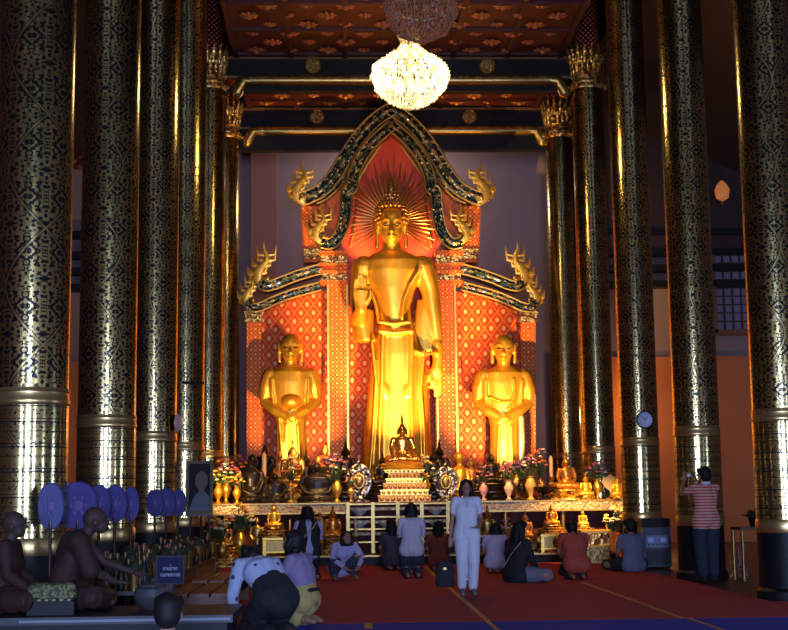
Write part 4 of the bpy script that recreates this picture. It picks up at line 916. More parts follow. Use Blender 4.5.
# ---------------------------------------------------------------- people
SKIN = noisy_mat('skin', (.34, .17, .10), (.28, .13, .08), 6, .5, 0, .02); HAIR = mat('black hair', (.008, .007, .007), .6, spec=.25)
EYE = mat('eye', (.02, .015, .012), .2)
def v3(a, x=0.): return V(x, a[0], a[1]) if len(a) == 2 else V(*a)
def human(label, loc, rz, pose, top, bottom, hair='short', sc=1., sleeve='long', legwear='trousers', shoes=None, face=True, skin=None, extra=None, cat='person'):
    t = empty('person', loc, rz, sc, label=label, cat=cat); skin = skin or SKIN
    P, W_, C, N, H = [v3(pose[k]) for k in 'PWCNH']
    hr = pose.get('hr', (0, 0, 0)); HR = Euler(hr).to_matrix()
    limbs = {}
    for s in (-1, 1):
        d = {}
        for k in ('sh', 'el', 'wr', 'tip', 'hip', 'kn', 'an', 'toe'):
            a = pose.get(k+('R' if s > 0 else 'L'), pose[k]); d[k] = V(a[0]*(s if (k+('R' if s > 0 else 'L')) not in pose else 1), a[1], a[2])
        limbs[s] = d
    q = MB(); X = lambda v, x: v+V(x, 0, 0)
    up = (N-C).normalized()
    def torso(q, g=0., low=True):
        for s in (-1, 1):
            q.tube(([X(P, s*.07)] if low else [])+[X(W_, s*.055), X(C, s*.07), X(N-up*.07, s*.08)], ([.105+g] if low else [])+[.088+g, .098+g, .062+g], 14)
            q.tube([X(N-up*.05, s*.04), limbs[s]['sh']], [.055+g*.6, .05+g*.6], 12)
        q.tube(([P+(P-W_).normalized()*.02] if low else [])+[W_, C, N-up*.09], ([.135+g] if low else [])+[.098+g, .112+g, .085+g], 14)
    torso(q)
    q.tube([N-up*.04, N+(H-N)*.45], [.052, .046], 12)
    for s in (-1, 1):
        l = limbs[s]
        q.tube([l['sh'], l['sh']*.5+l['el']*.5, l['el'], l['el']*.6+l['wr']*.4, l['wr']], [.052, .045, .037, .036, .024], 12)
        q.tube([l['hip'], l['hip']*.5+l['kn']*.5, l['kn'], l['kn']*.65+l['an']*.35, l['an']], [.088, .074, .052, .052, .033], 12)
        q.tube([l['an']+V(0, 0, -.01), (l['an']+l['toe'])*.5+V(0, 0, .005), l['toe']], [.036, .036, .024], 10)
        # hand
        d = (l['tip']-l['wr']).normalized(); hl = .17; side = d.cross(V(0, 0, 1)); side = side.normalized() if side.length > .3 else V(1, 0, 0)
        nrm = d.cross(side).normalized(); pc = l['wr']+d*.045; q.tube([pc-side*.016, pc+side*.016], .024, 8); q.tube([l['wr']+d*.075-side*.024, l['wr']+d*.075+side*.024], .015, 8)
        for k, fl_ in enumerate((.068, .078, .073, .058)):
            b = l['wr']+d*.08+side*(-.03+.02*k); q.tube([b, b+d*fl_*.55-nrm*.006, b+d*fl_-nrm*.022], [.0095, .009, .0075], 7)
        b = l['wr']+d*.03-side*.03*s; q.tube([b, b+d*.028-side*.024*s, b+d*.058-side*.03*s], [.012, .011, .009], 7)
    def hx(x, y, z): return H+HR @ V(x, y, z)
    q.ell(hx(0, .01, .015), (.076, .092, .098), 16, 12, HR); q.ell(hx(0, -.022, -.045), (.056, .062, .062), 14, 10, HR); q.ell(hx(0, -.06, -.088), (.022, .018, .014), 8, 6, HR)
    q.tube([hx(0, -.08, .012), hx(0, -.1, -.02)], [.008, .014], 8)
    for s in (-1, 1): q.ell(hx(s*.077, .008, -.012), (.012, .02, .03), 8, 6, HR); q.ell(hx(s*.03, -.078, .022), (.022, .012, .008), 8, 6, HR)
    q.ell(hx(0, -.082, -.052), (.022, .01, .007), 8, 6, HR)
    q.fuse('body', skin, t, voxel=.0085, sm=2)
    if face:
        for s in (-1, 1): MB().ell(hx(s*.03, -.083, .006), (.013, .006, .006), 8, 6, HR).build('eye', EYE, t)
        MB().ell(hx(0, -.092, -.055), (.019, .005, .004), 8, 5, HR).build('mouth', mat('lips', (.25, .07, .06), .5), t)
    if hair:
        q = MB(); q.ell(hx(0, .022, .035), (.086, .092, .095), 16, 12, HR); q.ell(hx(0, .045, -.005), (.083, .072, .09), 16, 10, HR)
        for s in (-1, 1): q.ell(hx(s*.06, -.03, .065), (.035, .05, .04), 10, 8, HR)
        if hair == 'long':
            q.tube([hx(0, .07, 0), hx(0, .1, -.1), hx(0, .11, -.24)], [.075, .085, .05], 12, .7)
            for s in (-1, 1): q.tube([hx(s*.07, .02, .02), hx(s*.085, .03, -.08), hx(s*.07, .05, -.17)], [.03, .035, .02], 8)
        if hair == 'bob':
            for s in (-1, 1): q.tube([hx(s*.07, .01, .03), hx(s*.088, .01, -.05), hx(s*.08, .02, -.1)], [.035, .035, .025], 8)
            q.tube([hx(-.05, .08, -.06), hx(.05, .08, -.06)], .05, 8)
        if hair == 'bun': q.ell(hx(0, .12, .03), .05, 12, 8)
        if hair == 'fall':   # hair falling forward over a bowed head
            for s in (-1, 0, 1): q.tube([hx(s*.06, .0, .07), hx(s*.1, -.06, .0), hx(s*.1, -.08, -.12)], [.05, .06, .03], 8)
            q.ell(hx(0, .05, 0), (.1, .1, .12), 12, 8)
        q.fuse('hair', HAIR, t, voxel=.009, sm=2)
    if top:
        q = MB(); torso(q, .02, not pose.get('crop')); hem = pose.get('hem', 0.)
        if hem: d = (P-W_).normalized(); [q.tube([X(P, s*.075), X(P+d*hem, s*.085)], [.125, .13], 14) for s in (-1, 1)]
        for s in (-1, 1):
            l = limbs[s]
            if sleeve == 'none': q.ell(l['sh']*.85+N*.15, .07, 10, 8); continue
            pts = [l['sh'], l['sh']*.5+l['el']*.5, l['el']]; rr = [.063, .058, .052]
            if sleeve == 'short': pts = [l['sh'], l['sh']*.45+l['el']*.55]; rr = [.063, .062]
            if sleeve == 'long': pts += [l['el']*.15+l['wr']*.85]; rr += [.04]
            q.tube(pts, rr, 12)
        q.fuse('top', top, t, voxel=.012, sm=2)
    if bottom:
        q = MB(); q.tube([W_, P, P+(P-W_)*.3] if pose.get('crop') else [P*.9+W_*.1, P], [.125, .15, .13] if pose.get('crop') else [.11, .12], 14); g = .02 if legwear == 'trousers' else .045
        for s in (-1, 1):
            l = limbs[s]; q.tube([X(P, s*.07)]+([X(W_, s*.055)] if pose.get('crop') else [X(P*.8+W_*.2, s*.06)]), [.135 if pose.get('crop') else .112, .112 if pose.get('crop') else .105], 12); q.tube([X(P, s*.06), l['hip'], l['hip']*.5+l['kn']*.5, l['kn'], l['kn']*.12+l['an']*.88], [.108, .105+g*.4, .09+g, .068+g, .05+g*1.1], 14)
        if legwear == 'skirt':
            a, b = limbs[-1], limbs[1]; q.tube([a['kn'], b['kn']], .08, 12); q.tube([(a['hip']+b['hip'])/2, (a['kn']+b['kn'])/2, (a['an']+b['an'])/2], [.12, .1, .06], 12)
        q.fuse('trousers' if legwear == 'trousers' else 'skirt', bottom, t, voxel=.012, sm=2)
    if shoes:
        for s in (-1, 1):
            l = limbs[s]; q = MB(); q.tube([l['an']+V(0, .02, -.035), (l['an']+l['toe'])*.5, l['toe']], [.042, .044, .034], 10); q.fuse('shoe', shoes, t, voxel=.01, sm=1)
    return t, limbs
STAND = dict(P=(0, .90), W=(0, 1.03), C=(.005, 1.2), N=(.02, 1.34), H=(-.005, 1.475), sh=(.165, .01, 1.30), el=(.215, .03, 1.05), wr=(.23, -.03, .83), tip=(.225, -.06, .7), hip=(.085, 0, .86), kn=(.09, -.01, .47), an=(.085, .02, .08), toe=(.1, -.13, .03))
SEIZA = dict(P=(.08, .24), W=(.06, .36), C=(.03, .52), N=(.02, .67), H=(-.03, .80), sh=(.165, .02, .62), el=(.22, .0, .40), wr=(.12, -.2, .30), tip=(.05, -.3, .3), hip=(.09, .02, .22), kn=(.13, -.36, .12), an=(.09, .06, .075), toe=(.07, .22, .045), hem=.04)
KNEEL = dict(P=(.03, .50), W=(.02, .63), C=(.0, .80), N=(.0, .95), H=(-.04, 1.08), sh=(.165, .0, .9), el=(.2, -.04, .68), wr=(.06, -.2, .75), tip=(.01, -.3, .86), hip=(.09, .02, .46), kn=(.1, -.04, .075), an=(.09, .34, .06), toe=(.08, .47, .04), hem=.06)
SITX = dict(P=(.06, .12), W=(.05, .25), C=(.03, .41), N=(.01, .56), H=(-.03, .69), sh=(.165, .01, .52), el=(.22, -.03, .30), wr=(.14, -.2, .17), tip=(.08, -.3, .15), hip=(.1, .02, .11), kn=(.34, -.2, .1), an=(-.02, -.3, .06), toe=(-.14, -.33, .05), hem=.02)
BOW = dict(P=(.16, .26), W=(.08, .37), C=(-.03, .50), N=(-.15, .61), H=(-.27, .66), hr=(-.9, 0, 0), sh=(.165, -.11, .58), el=(.2, -.22, .34), wr=(.08, -.38, .28), tip=(.03, -.48, .3), hip=(.09, .1, .23), kn=(.12, -.26, .11), an=(.09, .12, .07), toe=(.07, .27, .045), hem=.05)
SQUAT = dict(P=(.16, .20), W=(.12, .33), C=(.02, .46), N=(-.06, .58), H=(-.14, .66), hr=(-.35, 0, 0), sh=(.165, -.04, .54), el=(.25, -.18, .34), wr=(.12, -.34, .22), tip=(.05, -.42, .16), hip=(.1, .12, .2), kn=(.24, -.2, .36), an=(.16, .02, .08), toe=(.19, -.12, .03), hem=.02)
def pose(base, **k): d = dict(base); d.update(k); return d
def cloth(name, c, r=.85): return noisy_mat(name, c, tuple(x*.85 for x in c), 8, r, 0, .05)
WHITE = cloth('white cloth', (.62, .64, .70)); BLACKC = cloth('black cloth', (.012, .011, .013)); NAVY = cloth('dark denim', (.02, .025, .045))
def fl(x, y): p = onfloor(x, y, .013); return p
# woman in white walking towards the viewer
wal = pose(STAND, knR=(.085, -.09, .47), anR=(.08, .02, .09), toeR=(.09, -.12, .04), knL=(-.08, .0, .47), anL=(-.07, .1, .1), toeL=(-.08, -.03, .03), elR=(.22, .03, 1.05), wrR=(.17, -.16, .95), tipR=(.1, -.22, .93), wrL=(-.25, -.02, .82), tipL=(-.25, -.03, .7), hem=.10)
t, L = human('woman in a white short-sleeved blouse and white trousers walking towards the viewer', fl(468, 596), .04, wal, WHITE, WHITE, 'bob', (.88, .93, .955), 'short', shoes=mat('grey shoe', (.12, .12, .14), .5))
q = MB()
for k in range(5): q.ell((0, -.122-.004*(k == 2), 1.28-k*.07), .009, 6, 5)
q.build('button', mat('pearl button', (.5, .5, .55), .3), t, kind='stuff')
q = MB(); q.tube([(-.02, -.1, 1.3), (0, -.12, 1.22), (.02, -.1, 1.3)], .007, 6); q.build('collar', mat('collar shade cloth', (.55, .57, .63), .8), t)
bg = empty('handbag', fl(451, 590), label='black shoulder bag carried at the side of the woman in white', cat='bag'); bg.location = t.location+V(-.30, .02, .0)
q = MB(); q.loft([(V(0, 0, z), w, d) for z, w, d in [(.12, .11, .05), (.16, .125, .06), (.3, .12, .06), (.42, .10, .045), (.45, .09, .03)]], 18, 3); q.build('pouch', BLACKC, bg)
MB().tube([(-.08, 0, .43), (-.05, 0, .6), (.03, 0, .70), (.06, 0, .6), (.08, 0, .43)], .009, 6).build('strap', BLACKC, bg)
MB().box((0, -.06, .36), (.04, .01, .03)).build('clasp', M_OLDGOLD, bg)
# kneeling and seated visitors
human('woman in a white blouse kneeling upright at the altar centre, seen from behind', fl(412, 577), PI, KNEEL, cloth('pale pink white cloth', (.58, .53, .60)), NAVY, 'bob', 1.0, 'long', face=False)
human('long-haired woman in dark clothes kneeling left of the woman in the white blouse', fl(392, 570), PI+.15, SEIZA, cloth('charcoal cloth', (.05, .045, .06)), NAVY, 'long', .98, 'short', face=False)
human('long-haired woman in a rust top kneeling right of the woman in the white blouse', fl(439, 571), PI-.1, SEIZA, cloth('rust cloth', (.22, .045, .02)), BLACKC, 'long', .95, 'short', face=False)
human('woman in a lavender top and dark skirt kneeling right of the woman in white', fl(496, 573), PI-.25, pose(SEIZA, N=(-.02, .66), H=(-.08, .77), hr=(-.3, 0, 0)), cloth('lavender cloth', (.42, .36, .46)), BLACKC, 'bob', .95, 'short', face=False)
t, L = human('person in a black jacket with a strap and grey trousers seated on the carpet', fl(519, 582), PI-.9, pose(SITX, H=(-.04, .71)), BLACKC, cloth('grey cloth', (.16, .16, .19)), 'long', 1.12, 'long', face=False)
MB().tube([(-.15, .10, .54), (-.02, .155, .38), (.12, .17, .2)], .008, 6).build('strap', mat('tan strap', (.35, .27, .2), .6), t)
human('person in an orange red shirt kneeling with bent back and bare soles', fl(575, 579), PI+.05, pose(BOW, N=(-.07, .66), C=(.0, .52), H=(-.15, .74), sh=(.165, -.05, .62), el=(.2, -.15, .4), hr=(-.5, 0, 0)), cloth('orange red cloth', (.42, .06, .03)), BLACKC, 'short', 1.05, 'short', face=False)
human('man in a blue-grey shirt sitting cross-legged beside the grey amplifier', fl(632, 571), PI+.3, SITX, cloth('blue grey cloth', (.16, .17, .24)), BLACKC, 'short', 1.1, 'short', face=False)
human('squatting person in a pale lilac shirt facing the viewer', fl(344, 580), .35, SQUAT, cloth('pale lilac cloth', (.42, .42, .62)), cloth('dark grey trousers', (.05, .05, .07)), 'bob', 1.0, 'long')
t, L = human('person in a black vest with a white sleeve and a shoulder strap kneeling upright', fl(308, 579), PI+.2, pose(KNEEL, el=(.24, -.02, .68)), cloth('white sleeve cloth', (.45, .42, .6)), BLACKC, 'bob', .98, 'long', face=False)
q = MB()
for s in (-1, 1): q.tube([(s*.085, .03, .46), (s*.07, .02, .63), (s*.085, .0, .80), (s*.1, .0, .90)], [.145, .125, .135, .09], 14)
q.fuse('vest', BLACKC, t, voxel=.012, sm=2)
MB().tube([(-.17, .02, .97), (-.08, .14, .86), (.08, .17, .7), (.17, .1, .56)], .012, 6).build('strap', mat('tan strap', (0, 0, 0)), t)
# man with the striped shirt
st_m = mat('striped knit', (.6, .2, .15), .8); n_ = NT(st_m); z_ = n_.sep(n_.n('ShaderNodeTexCoord').outputs['Object'])[2]
n_.put(n_.b.inputs['Base Color'], n_.mix(n_.math('GREATER_THAN', n_.math('FRACT', n_.math('MULTIPLY', z_, 24.)), .62), (.55, .10, .07, 1), (.72, .48, .36, 1)))
tak = pose(STAND, elL=(-.27, -.2, 1.24), wrL=(-.09, -.38, 1.40), tipL=(-.02, -.42, 1.5), elR=(.27, -.18, 1.22), wrR=(.12, -.36, 1.40), tipR=(.05, -.42, 1.5), kn=(.095, -.02, .47), hem=.10)
mp = V(at(708, 560, 20.25).x, 20.25, .013); t, L = human('man in a red and cream striped shirt and dark jeans photographing, seen from behind', mp, PI+.3, tak, st_m, NAVY, 'short', 1.065, 'short', shoes=BLACKC, face=False)
MB().lathe([(.06, 1.345), (.066, 1.36), (.06, 1.385)], (0, .018, 0), 20).build('collar', mat('pale collar', (.7, .65, .65), .8), t)
cm = empty('camera_compact', mp+Matrix.Rotation(PI+.3, 3, 'Z') @ V(0, -.47, 1.58), rz=PI+.3, label='small dark camera held up by the man in the striped shirt', cat='camera'); cm.name = 'compact_camera'
MB().box((0, 0, 0), (.10, .03, .06)).build('camera_body', M_BLACK, cm); MB().lathe([(.022, 0), (.022, .03), (.018, .03)], seg=14).xf(Matrix.Translation((0, -.015, 0)) @ Matrix.Rotation(PI/2, 4, 'X')).build('lens', M_DARKBR, cm)
MB().box((0, .016, 0), (.075, .003, .045)).build('screen', mat('camera screen', (.25, .3, .45), .2, emit=(.4, .5, .8), es=.25), cm)
# foreground women
dots = mat('dotted cardigan', (.6, .6, .66), .85); n_ = NT(dots); o_ = n_.n('ShaderNodeTexCoord').outputs['Object']
vo = n_.n('ShaderNodeTexVoronoi', ins={'Vector': o_, 'Scale': 10., 'Randomness': .35}).outputs['Distance']
n_.put(n_.b.inputs['Base Color'], n_.mix(n_.math('LESS_THAN', vo, .2), (.42, .47, .62, 1), (.03, .05, .12, 1)))
human('woman in a pale dotted cardigan and black trousers kneeling bent over in the foreground', V(at(268, 560, 12.9).x, 12.9, .013), PI+.6, pose(BOW, P=(.14, .34), W=(.04, .46), C=(-.09, .56), N=(-.20, .63), H=(-.31, .66), sh=(.17, -.18, .60), el=(.22, -.2, .36), wr=(.2, -.22, .15), tip=(.18, -.26, .04), hip=(.1, .1, .30), kn=(.12, -.14, .1), an=(.09, .2, .07), toe=(.07, .34, .04), hem=0., crop=True), dots, BLACKC, 'long', 1.13, 'long', face=False)
t, L = human('woman in a lilac top and pale yellow skirt kneeling right of the dotted cardigan', V(at(297, 560, 14.3).x, 14.3, .013), -PI/2-.45, pose(SEIZA, H=(-.05, .79), hr=(-.35, 0, 0), el=(.2, -.06, .44), wr=(.05, -.2, .5), tip=(.01, -.27, .6), crop=True, hem=0.), cloth('lilac cloth', (.30, .22, .36)), cloth('pale yellow cloth', (.50, .38, .12)), 'bob', 1.08, 'short', legwear='skirt')
MB().tube([(-.14, .10, .31), (-.08, .19, .34), (.08, .19, .34), (.14, .10, .31)], .02, 8).build('belt', BLACKC, t)
human('dark-haired person with a pale blue collar seated at the bottom edge of the picture', V(at(168, 600, 8.0).x, 8.0, 0), PI, pose(SITX, H=(-.02, .70)), cloth('pale blue cloth', (.28, .34, .5)), BLACKC, 'short', .95, 'short', face=False)
# ---------------------------------------------------------------- monk on the dais, left
da = empty('dais', (-3.2, 11.75, 0), label='low black dais carrying the monk at lower left', cat='dais')
MB().bbox(-1.3, .95, -.55, .5, 0.0, .33).build('dais_body', M_BLACK, da); MB().bbox(-1.34, 1., -.6, .52, .33, .39).build('dais_top', mat('polished dais edge', (.012, .011, .013), .45), da)
q = MB(); q.bbox(-.7, .98, -.61, -.6, .35, .37); q.build('edge_strip', mat('pale metal strip', (.16, .17, .2), .5, .3), da)
q = MB()
for k in range(14): q.ell((-.6+k*.115, -.555, .16), (.02, .008, .02), 6, 5)
q.build('stud', M_OLDGOLD, da, kind='stuff')
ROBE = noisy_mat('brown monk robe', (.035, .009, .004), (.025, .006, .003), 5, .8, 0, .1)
mk = pose(SITX, P=(.06, .12), W=(.03, .26), C=(-.03, .42), N=(-.10, .55), H=(-.19, .66), hr=(-.3, 0, 0), sh=(.185, -.07, .51), elR=(.2, -.24, .34), wrR=(.14, -.46, .26), tipR=(.1, -.58, .22), elL=(-.22, -.16, .30), wrL=(-.1, -.34, .2), tipL=(-.04, -.42, .18))
t, L = human('monk in a dark orange-brown robe seated in profile on the black dais', V(-3.66, 11.95, .40), PI/2+.12, mk, None, ROBE, None, 1.12, face=True, skin=noisy_mat('shaded monk skin', (.055, .025, .018), (.045, .02, .014), 5, .7, 0, .02))  # skin colour darkened, holds the shade of this corner
q = MB()
for s in (-1, 1): q.tube([(s*.08, .06, .1), (s*.065, .03, .26), (s*.075, -.03, .42)], [.135, .112, .10], 14)
q.tube([(-.18, -.07, .51), (-.08, -.02, .50), (.06, .02, .42), (.14, .03, .3)], [.085, .10, .10, .09], 12); q.tube([(-.19, -.08, .5), (-.21, -.12, .4), (-.22, -.16, .3)], [.075, .075, .08], 12)
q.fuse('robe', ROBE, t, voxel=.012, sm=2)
human('second monk in a dark robe seated at the left edge before the nearest column', V(-4.12, 11.72, .40), PI/2, SITX, ROBE, ROBE, None, 1.04, 'long', face=False, skin=MATS['shaded monk skin'])
cu = empty('backrest_cushion', (-3.70, 11.42, .50), label='pale green patterned cushion beside the seated monk', cat='cushion')
q = MB(); q.loft([(V(0, 0, z), w, d) for z, w, d in [(0, .17, .04), (.03, .2, .07), (.08, .2, .075), (.13, .19, .06), (.15, .16, .03)]], 20, 4)
q.build('pad', mosaic_mat('green brocade', (.20, .19, .07), (.06, .07, .03), 45, .6, .1, .5), cu)
q = MB()
for k in range(6): q.ell((-.15+k*.06, -.07, -.0+.012), (.018, .012, .012), 6, 5)
MB().bbox(-.19, .19, -.06, .06, -.11, 0).build('box_base', M_BLACK, cu)
q.build('tassel_beads', mat('pale beads', (.3, .26, .2), .5), cu, kind='stuff')
bo = empty('alms_bowl', (-2.92, 11.75, .39), label='grey alms bowl in front of the seated monk', cat='bowl')
MB().lathe([(.07, 0), (.14, .05), (.17, .12), (.15, .18), (.11, .2), (.1, .19), (.14, .12), (.02, .03)], seg=28, caps=False).build('bowl', mat('grey metal', (.08, .08, .08), .5, .3), bo)
MB().lathe([(.12, .195), (.11, .215), (.03, .24), (.02, .26), (.001, .265)], seg=24, caps=False).build('lid', mat('grey metal', (0, 0, 0)), bo)
# dark blue sign with two lines of white lettering
sp = at(170, 583, 11.3); sg = empty('sign_board', sp, label='small dark blue sign with two lines of white lettering on a stand', cat='sign')
ww = .21; hh = .21
MB().bbox(-ww/2, ww/2, -.01, .01, 0, hh).build('board', mat('sign blue', (.006, .009, .035), .7, spec=.2), sg)
q = MB(); q.bbox(-ww/2-.01, ww/2+.01, -.005, .015, -.01, 0); q.bbox(-ww/2-.01, -ww/2, -.005, .015, 0, hh); q.bbox(ww/2, ww/2+.01, -.005, .015, 0, hh); q.bbox(-ww/2-.01, ww/2+.01, -.005, .015, hh, hh+.01); q.build('frame', M_BLACK, sg)
q = MB()
def glyph(x, z, h, kind):
    w = h*.55; y = -.013; r = .0028
    if kind == 0: q.tube([(x, y, z), (x, y, z+h), (x+w, y, z+h), (x+w, y, z)], r, 5)
    if kind == 1: q.tube([(x+w*.4, y, z+h*.5), (x, y, z+h*.7), (x+w*.3, y, z+h), (x+w, y, z+h*.8), (x+w, y, z)], r, 5)
    if kind == 2: q.tube([(x, y, z+h), (x, y, z), (x+w, y, z), (x+w, y, z+h)], r, 5)
    if kind == 3: q.tube([(x, y, z+h*.6), (x, y, z), (x+w, y, z), (x+w, y, z+h), (x+w*.3, y, z+h)], r, 5)
    if kind == 4: q.tube([(x+w*.5, y, z+h), (x+w*.5, y, z)], r, 5)
for k in range(6): glyph(-.055+k*.02, .105, .022, (0, 1, 2, 3, 1, 0)[k])
glyph(.0, .14, .01, 4)
for k in range(9): glyph(-.08+k*.0185, .055, .022, (4, 0, 3, 1, 2, 0, 4, 2, 0)[k])
q.build('lettering', mat('sign white', (.35, .36, .45), .5), sg)
MB().bbox(-.02, .02, .015, .03, -sp.z+.0, .0).build('support_post', M_BLACK, sg); MB().lathe([(.09, 0), (.09, .015), (.02, .03)], (0, .02, -sp.z), 16).build('support_foot', M_BLACK, sg)
# ceremonial fans along the left columns
FAN = noisy_mat('violet fan cloth', (.065, .045, .22), (.05, .035, .18), 4, .7, 0, .05)
fspec = [(51, 484, 528, 12.25, 23, 'pale blue-violet oval fan, leftmost, before the nearest column'), (78, 483, 528, 13.0, 34, 'widest violet fan, behind the monk\'s head'), (99, 486, 524, 13.7, 20, 'narrow violet fan right behind the monk\'s head'), (115, 486, 521, 14.5, 21, 'violet oval fan second right of the monk\'s head'), (131, 488, 520, 15.3, 14, 'narrow violet fan between the oval fan and the gap'), (155, 490, 516, 19.2, 15, 'violet fan left of the far pair beside the portrait'), (166, 489, 516, 19.6, 17, 'violet fan in the middle of the far group'), (178, 490, 516, 20.0, 14, 'violet fan nearest to the framed portrait')]
for i, (x, y0, y1, Y, w, lab) in enumerate(fspec):
    c_ = at(x, (y0+y1)/2, Y); h = (at(x, y0, Y).z-at(x, y1, Y).z); w_ = w*Y/F
    t = empty('ceremonial_fan', (c_.x, Y, 0), label=lab+' on a pole', cat='fan', group='ceremonial fans beside the left columns')
    n = 36; poly = [(w_/2*math.copysign(abs(math.cos(a*2*PI/n))**.85, math.cos(a*2*PI/n)), c_.z+h/2*math.sin(a*2*PI/n)) for a in range(n)]
    fm_ = FAN if i else noisy_mat('pale blue fan cloth', (.08, .085, .22), (.06, .07, .18), 4, .7)
    MB().prism(poly, -.012, .012).build('blade', fm_, t)
    q = MB(); q.tube([(x_, 0, z_) for x_, z_ in poly]+[(poly[0][0], 0, poly[0][1])], .014, 6, round_ends=False); q.build('trim', mat('violet edging', (.05, .04, .18), .6), t)
    q = MB(); q.ell((0, -.014, c_.z), (w_*.16, .006, h*.14), 14, 8)
    for a in range(6): q.ell((w_*.22*math.cos(a*PI/3), -.014, c_.z+h*.19*math.sin(a*PI/3)), (w_*.07, .005, h*.06), 8, 5)
    q.build('embroidered_emblem', mat('emblem thread', (.10, .07, .22), .6), t)
    MB().lathe([(.016, .1), (.016, c_.z-h/2), (.022, c_.z-h/2+.02), (.014, c_.z-h/2+.08)], seg=10).build('pole', M_WOOD, t)
    MB().lathe([(.12, 0), (.12, .03), (.05, .06), (.025, .14)], seg=18).build('stand', M_WOOD, t)
# long side table with offerings
X0, X1 = -3.86, -3.25
lt = empty('offering_table', (-3.55, 13.2, 0), label='long dark table of offerings running along the left columns', cat='table')
MB().bbox(X0+3.55, X1+3.55, 0.2, 8.0, .40, .44).build('table_top', M_WOOD, lt); MB().bbox(X1+3.55-.06, X1+3.55-.03, .25, 7.95, .15, .40).build('apron', M_BWOOD, lt)
for yy in (.3, 2.8, 5.3, 7.9):
    for xx in (X0+3.6, X1+3.5): MB().bbox(xx-.03, xx+.03, yy-.03, yy+.03, 0, .4).build('leg', M_WOOD, lt)
bp = empty('offering_bottle', (0, 0, 0)); gm = mat('dark bottle glass', (.008, .012, .006), .3)
MB().lathe([(.035, 0), (.04, .02), (.04, .13), (.016, .18), (.015, .22)], seg=12).build('bottle', gm, bp); MB().lathe([(.018, .215), (.018, .245)], seg=10).build('cap', mat('red gold cap', (.2, .09, .03), .4, .5), bp)
gp = empty('offering_cup', (0, 0, 0)); MB().lathe([(.03, 0), (.035, .05), (.05, .12), (.045, .12), (.03, .05), (.01, .02)], seg=12, caps=False).build('cup', M_OLDGOLD, gp); MB().ell((0, 0, .13), (.045, .045, .05), 10, 7).build('wrapped_bud', mat('dark leaf', (.018, .03, .009), .7), gp)
first = {id(bp): True, id(gp): True}; nb = 0
rr_ = ['nearest the monk', 'in the nearer half', 'in the farther half', 'at the far end by the portrait']
for iy in range(30):
    for ix in range(4):
        Y = 13.55+iy*.245+R.uniform(-.03, .03); X = -3.78+ix*.145+R.uniform(-.015, .015)
        pr = bp if (iy*4+ix+iy//3) % 3 else gp
        if first[id(pr)]: o = pr; first[id(pr)] = False
        else: o = copy_tree(pr)
        o.location = (X, Y, .44); s = R.uniform(.95, 1.45) if pr is bp else R.uniform(1.3, 1.9); o.scale = (s, s, s*R.uniform(.9, 1.15))
        kind = 'dark glass bottle' if pr is bp else 'gilt bud cup'
        tag(o, '%s on the long offering table, %s' % (kind, rr_[min(3, iy//8)]), 'bottle' if pr is bp else 'cup', ('bottles' if pr is bp else 'cups')+' on the long table '+rr_[min(3, iy//8)])
# low wooden benches in the left foreground
for i, (Y, x0, x1, z, lab) in enumerate([(15.0, -3.1, -2.45, .36, 'low brown wooden bench right of the long offering table, nearer one'), (17.2, -3.1, -2.5, .36, 'low brown wooden bench right of the long offering table, farther one')]):
    t = empty('low_bench', ((x0+x1)/2, Y, 0), label=lab, cat='bench'); w = (x1-x0)/2
    for k in range(3): MB().bbox(-w+k*w*.68, -w+k*w*.68+w*.6, -.9, .9, z-.04, z).build('plank', M_BWOOD, t)
    for sy in (-.8, .8): MB().bbox(-w+.03, w-.05, sy-.04, sy+.04, 0, z-.04).build('leg', M_BWOOD, t)
# framed portrait on an easel
Yp = 21.9; a, b = at(186, 514, Yp), at(213, 461, Yp); pt = empty('framed_portrait', ((a.x+b.x)/2, Yp, a.z), label='framed dark portrait photograph propped up beside the altar table', cat='picture'); w, h = (b.x-a.x), (b.z-a.z)
q = MB(); e = .045
q.bbox(-w/2, w/2, -.03, .02, 0, e); q.bbox(-w/2, w/2, -.03, .02, h-e, h); q.bbox(-w/2, -w/2+e, -.03, .02, e, h-e); q.bbox(w/2-e, w/2, -.03, .02, e, h-e); q.build('frame', mat('dark gilt frame', (.14, .09, .04), .6, .2), pt)
MB().bbox(-w/2+e, w/2-e, 0, .02, e, h-e).build('photograph', mat('photo ground', (.012, .012, .014), .6, spec=.2), pt)
q = MB(); n = 20
q.prism([(.03+.10*math.cos(k*2*PI/n), h*.63+.15*math.sin(k*2*PI/n)) for k in range(n)], -.004, -.001); q.prism([(-.02, h*.36), (.08, h*.36), (.07, h*.5), (-.01, h*.5)], -.0035, -.0005)
q.build('portrait_face', mat('photo skin', (.20, .12, .09), .6, spec=.2), pt, smooth=False)
MB().prism([(-w/2+e, e), (w/2-e, e), (w/2-e, h*.32), (.08, h*.42), (.03, h*.38), (-.03, h*.4), (-.1, h*.3)], -.003, -.0002).build('portrait_clothes', mat('photo cloth', (.16, .16, .19), .6, spec=.2), pt, smooth=False)
es = empty('easel', (pt.location.x, Yp+.08, 0), label='dark wooden easel holding the framed portrait', cat='easel')
for s in (-1, 1): MB().tube([(s*.22, -.05, .02), (s*.08, .0, a.z+h*.8)], .018, 8).build('leg', M_WOOD, es)
MB().tube([(0, .35, .02), (0, .02, a.z+h*.8)], .018, 8).build('leg', M_WOOD, es); MB().box((0, -.07, a.z-.02), (.42, .09, .03)).build('ledge', M_WOOD, es)
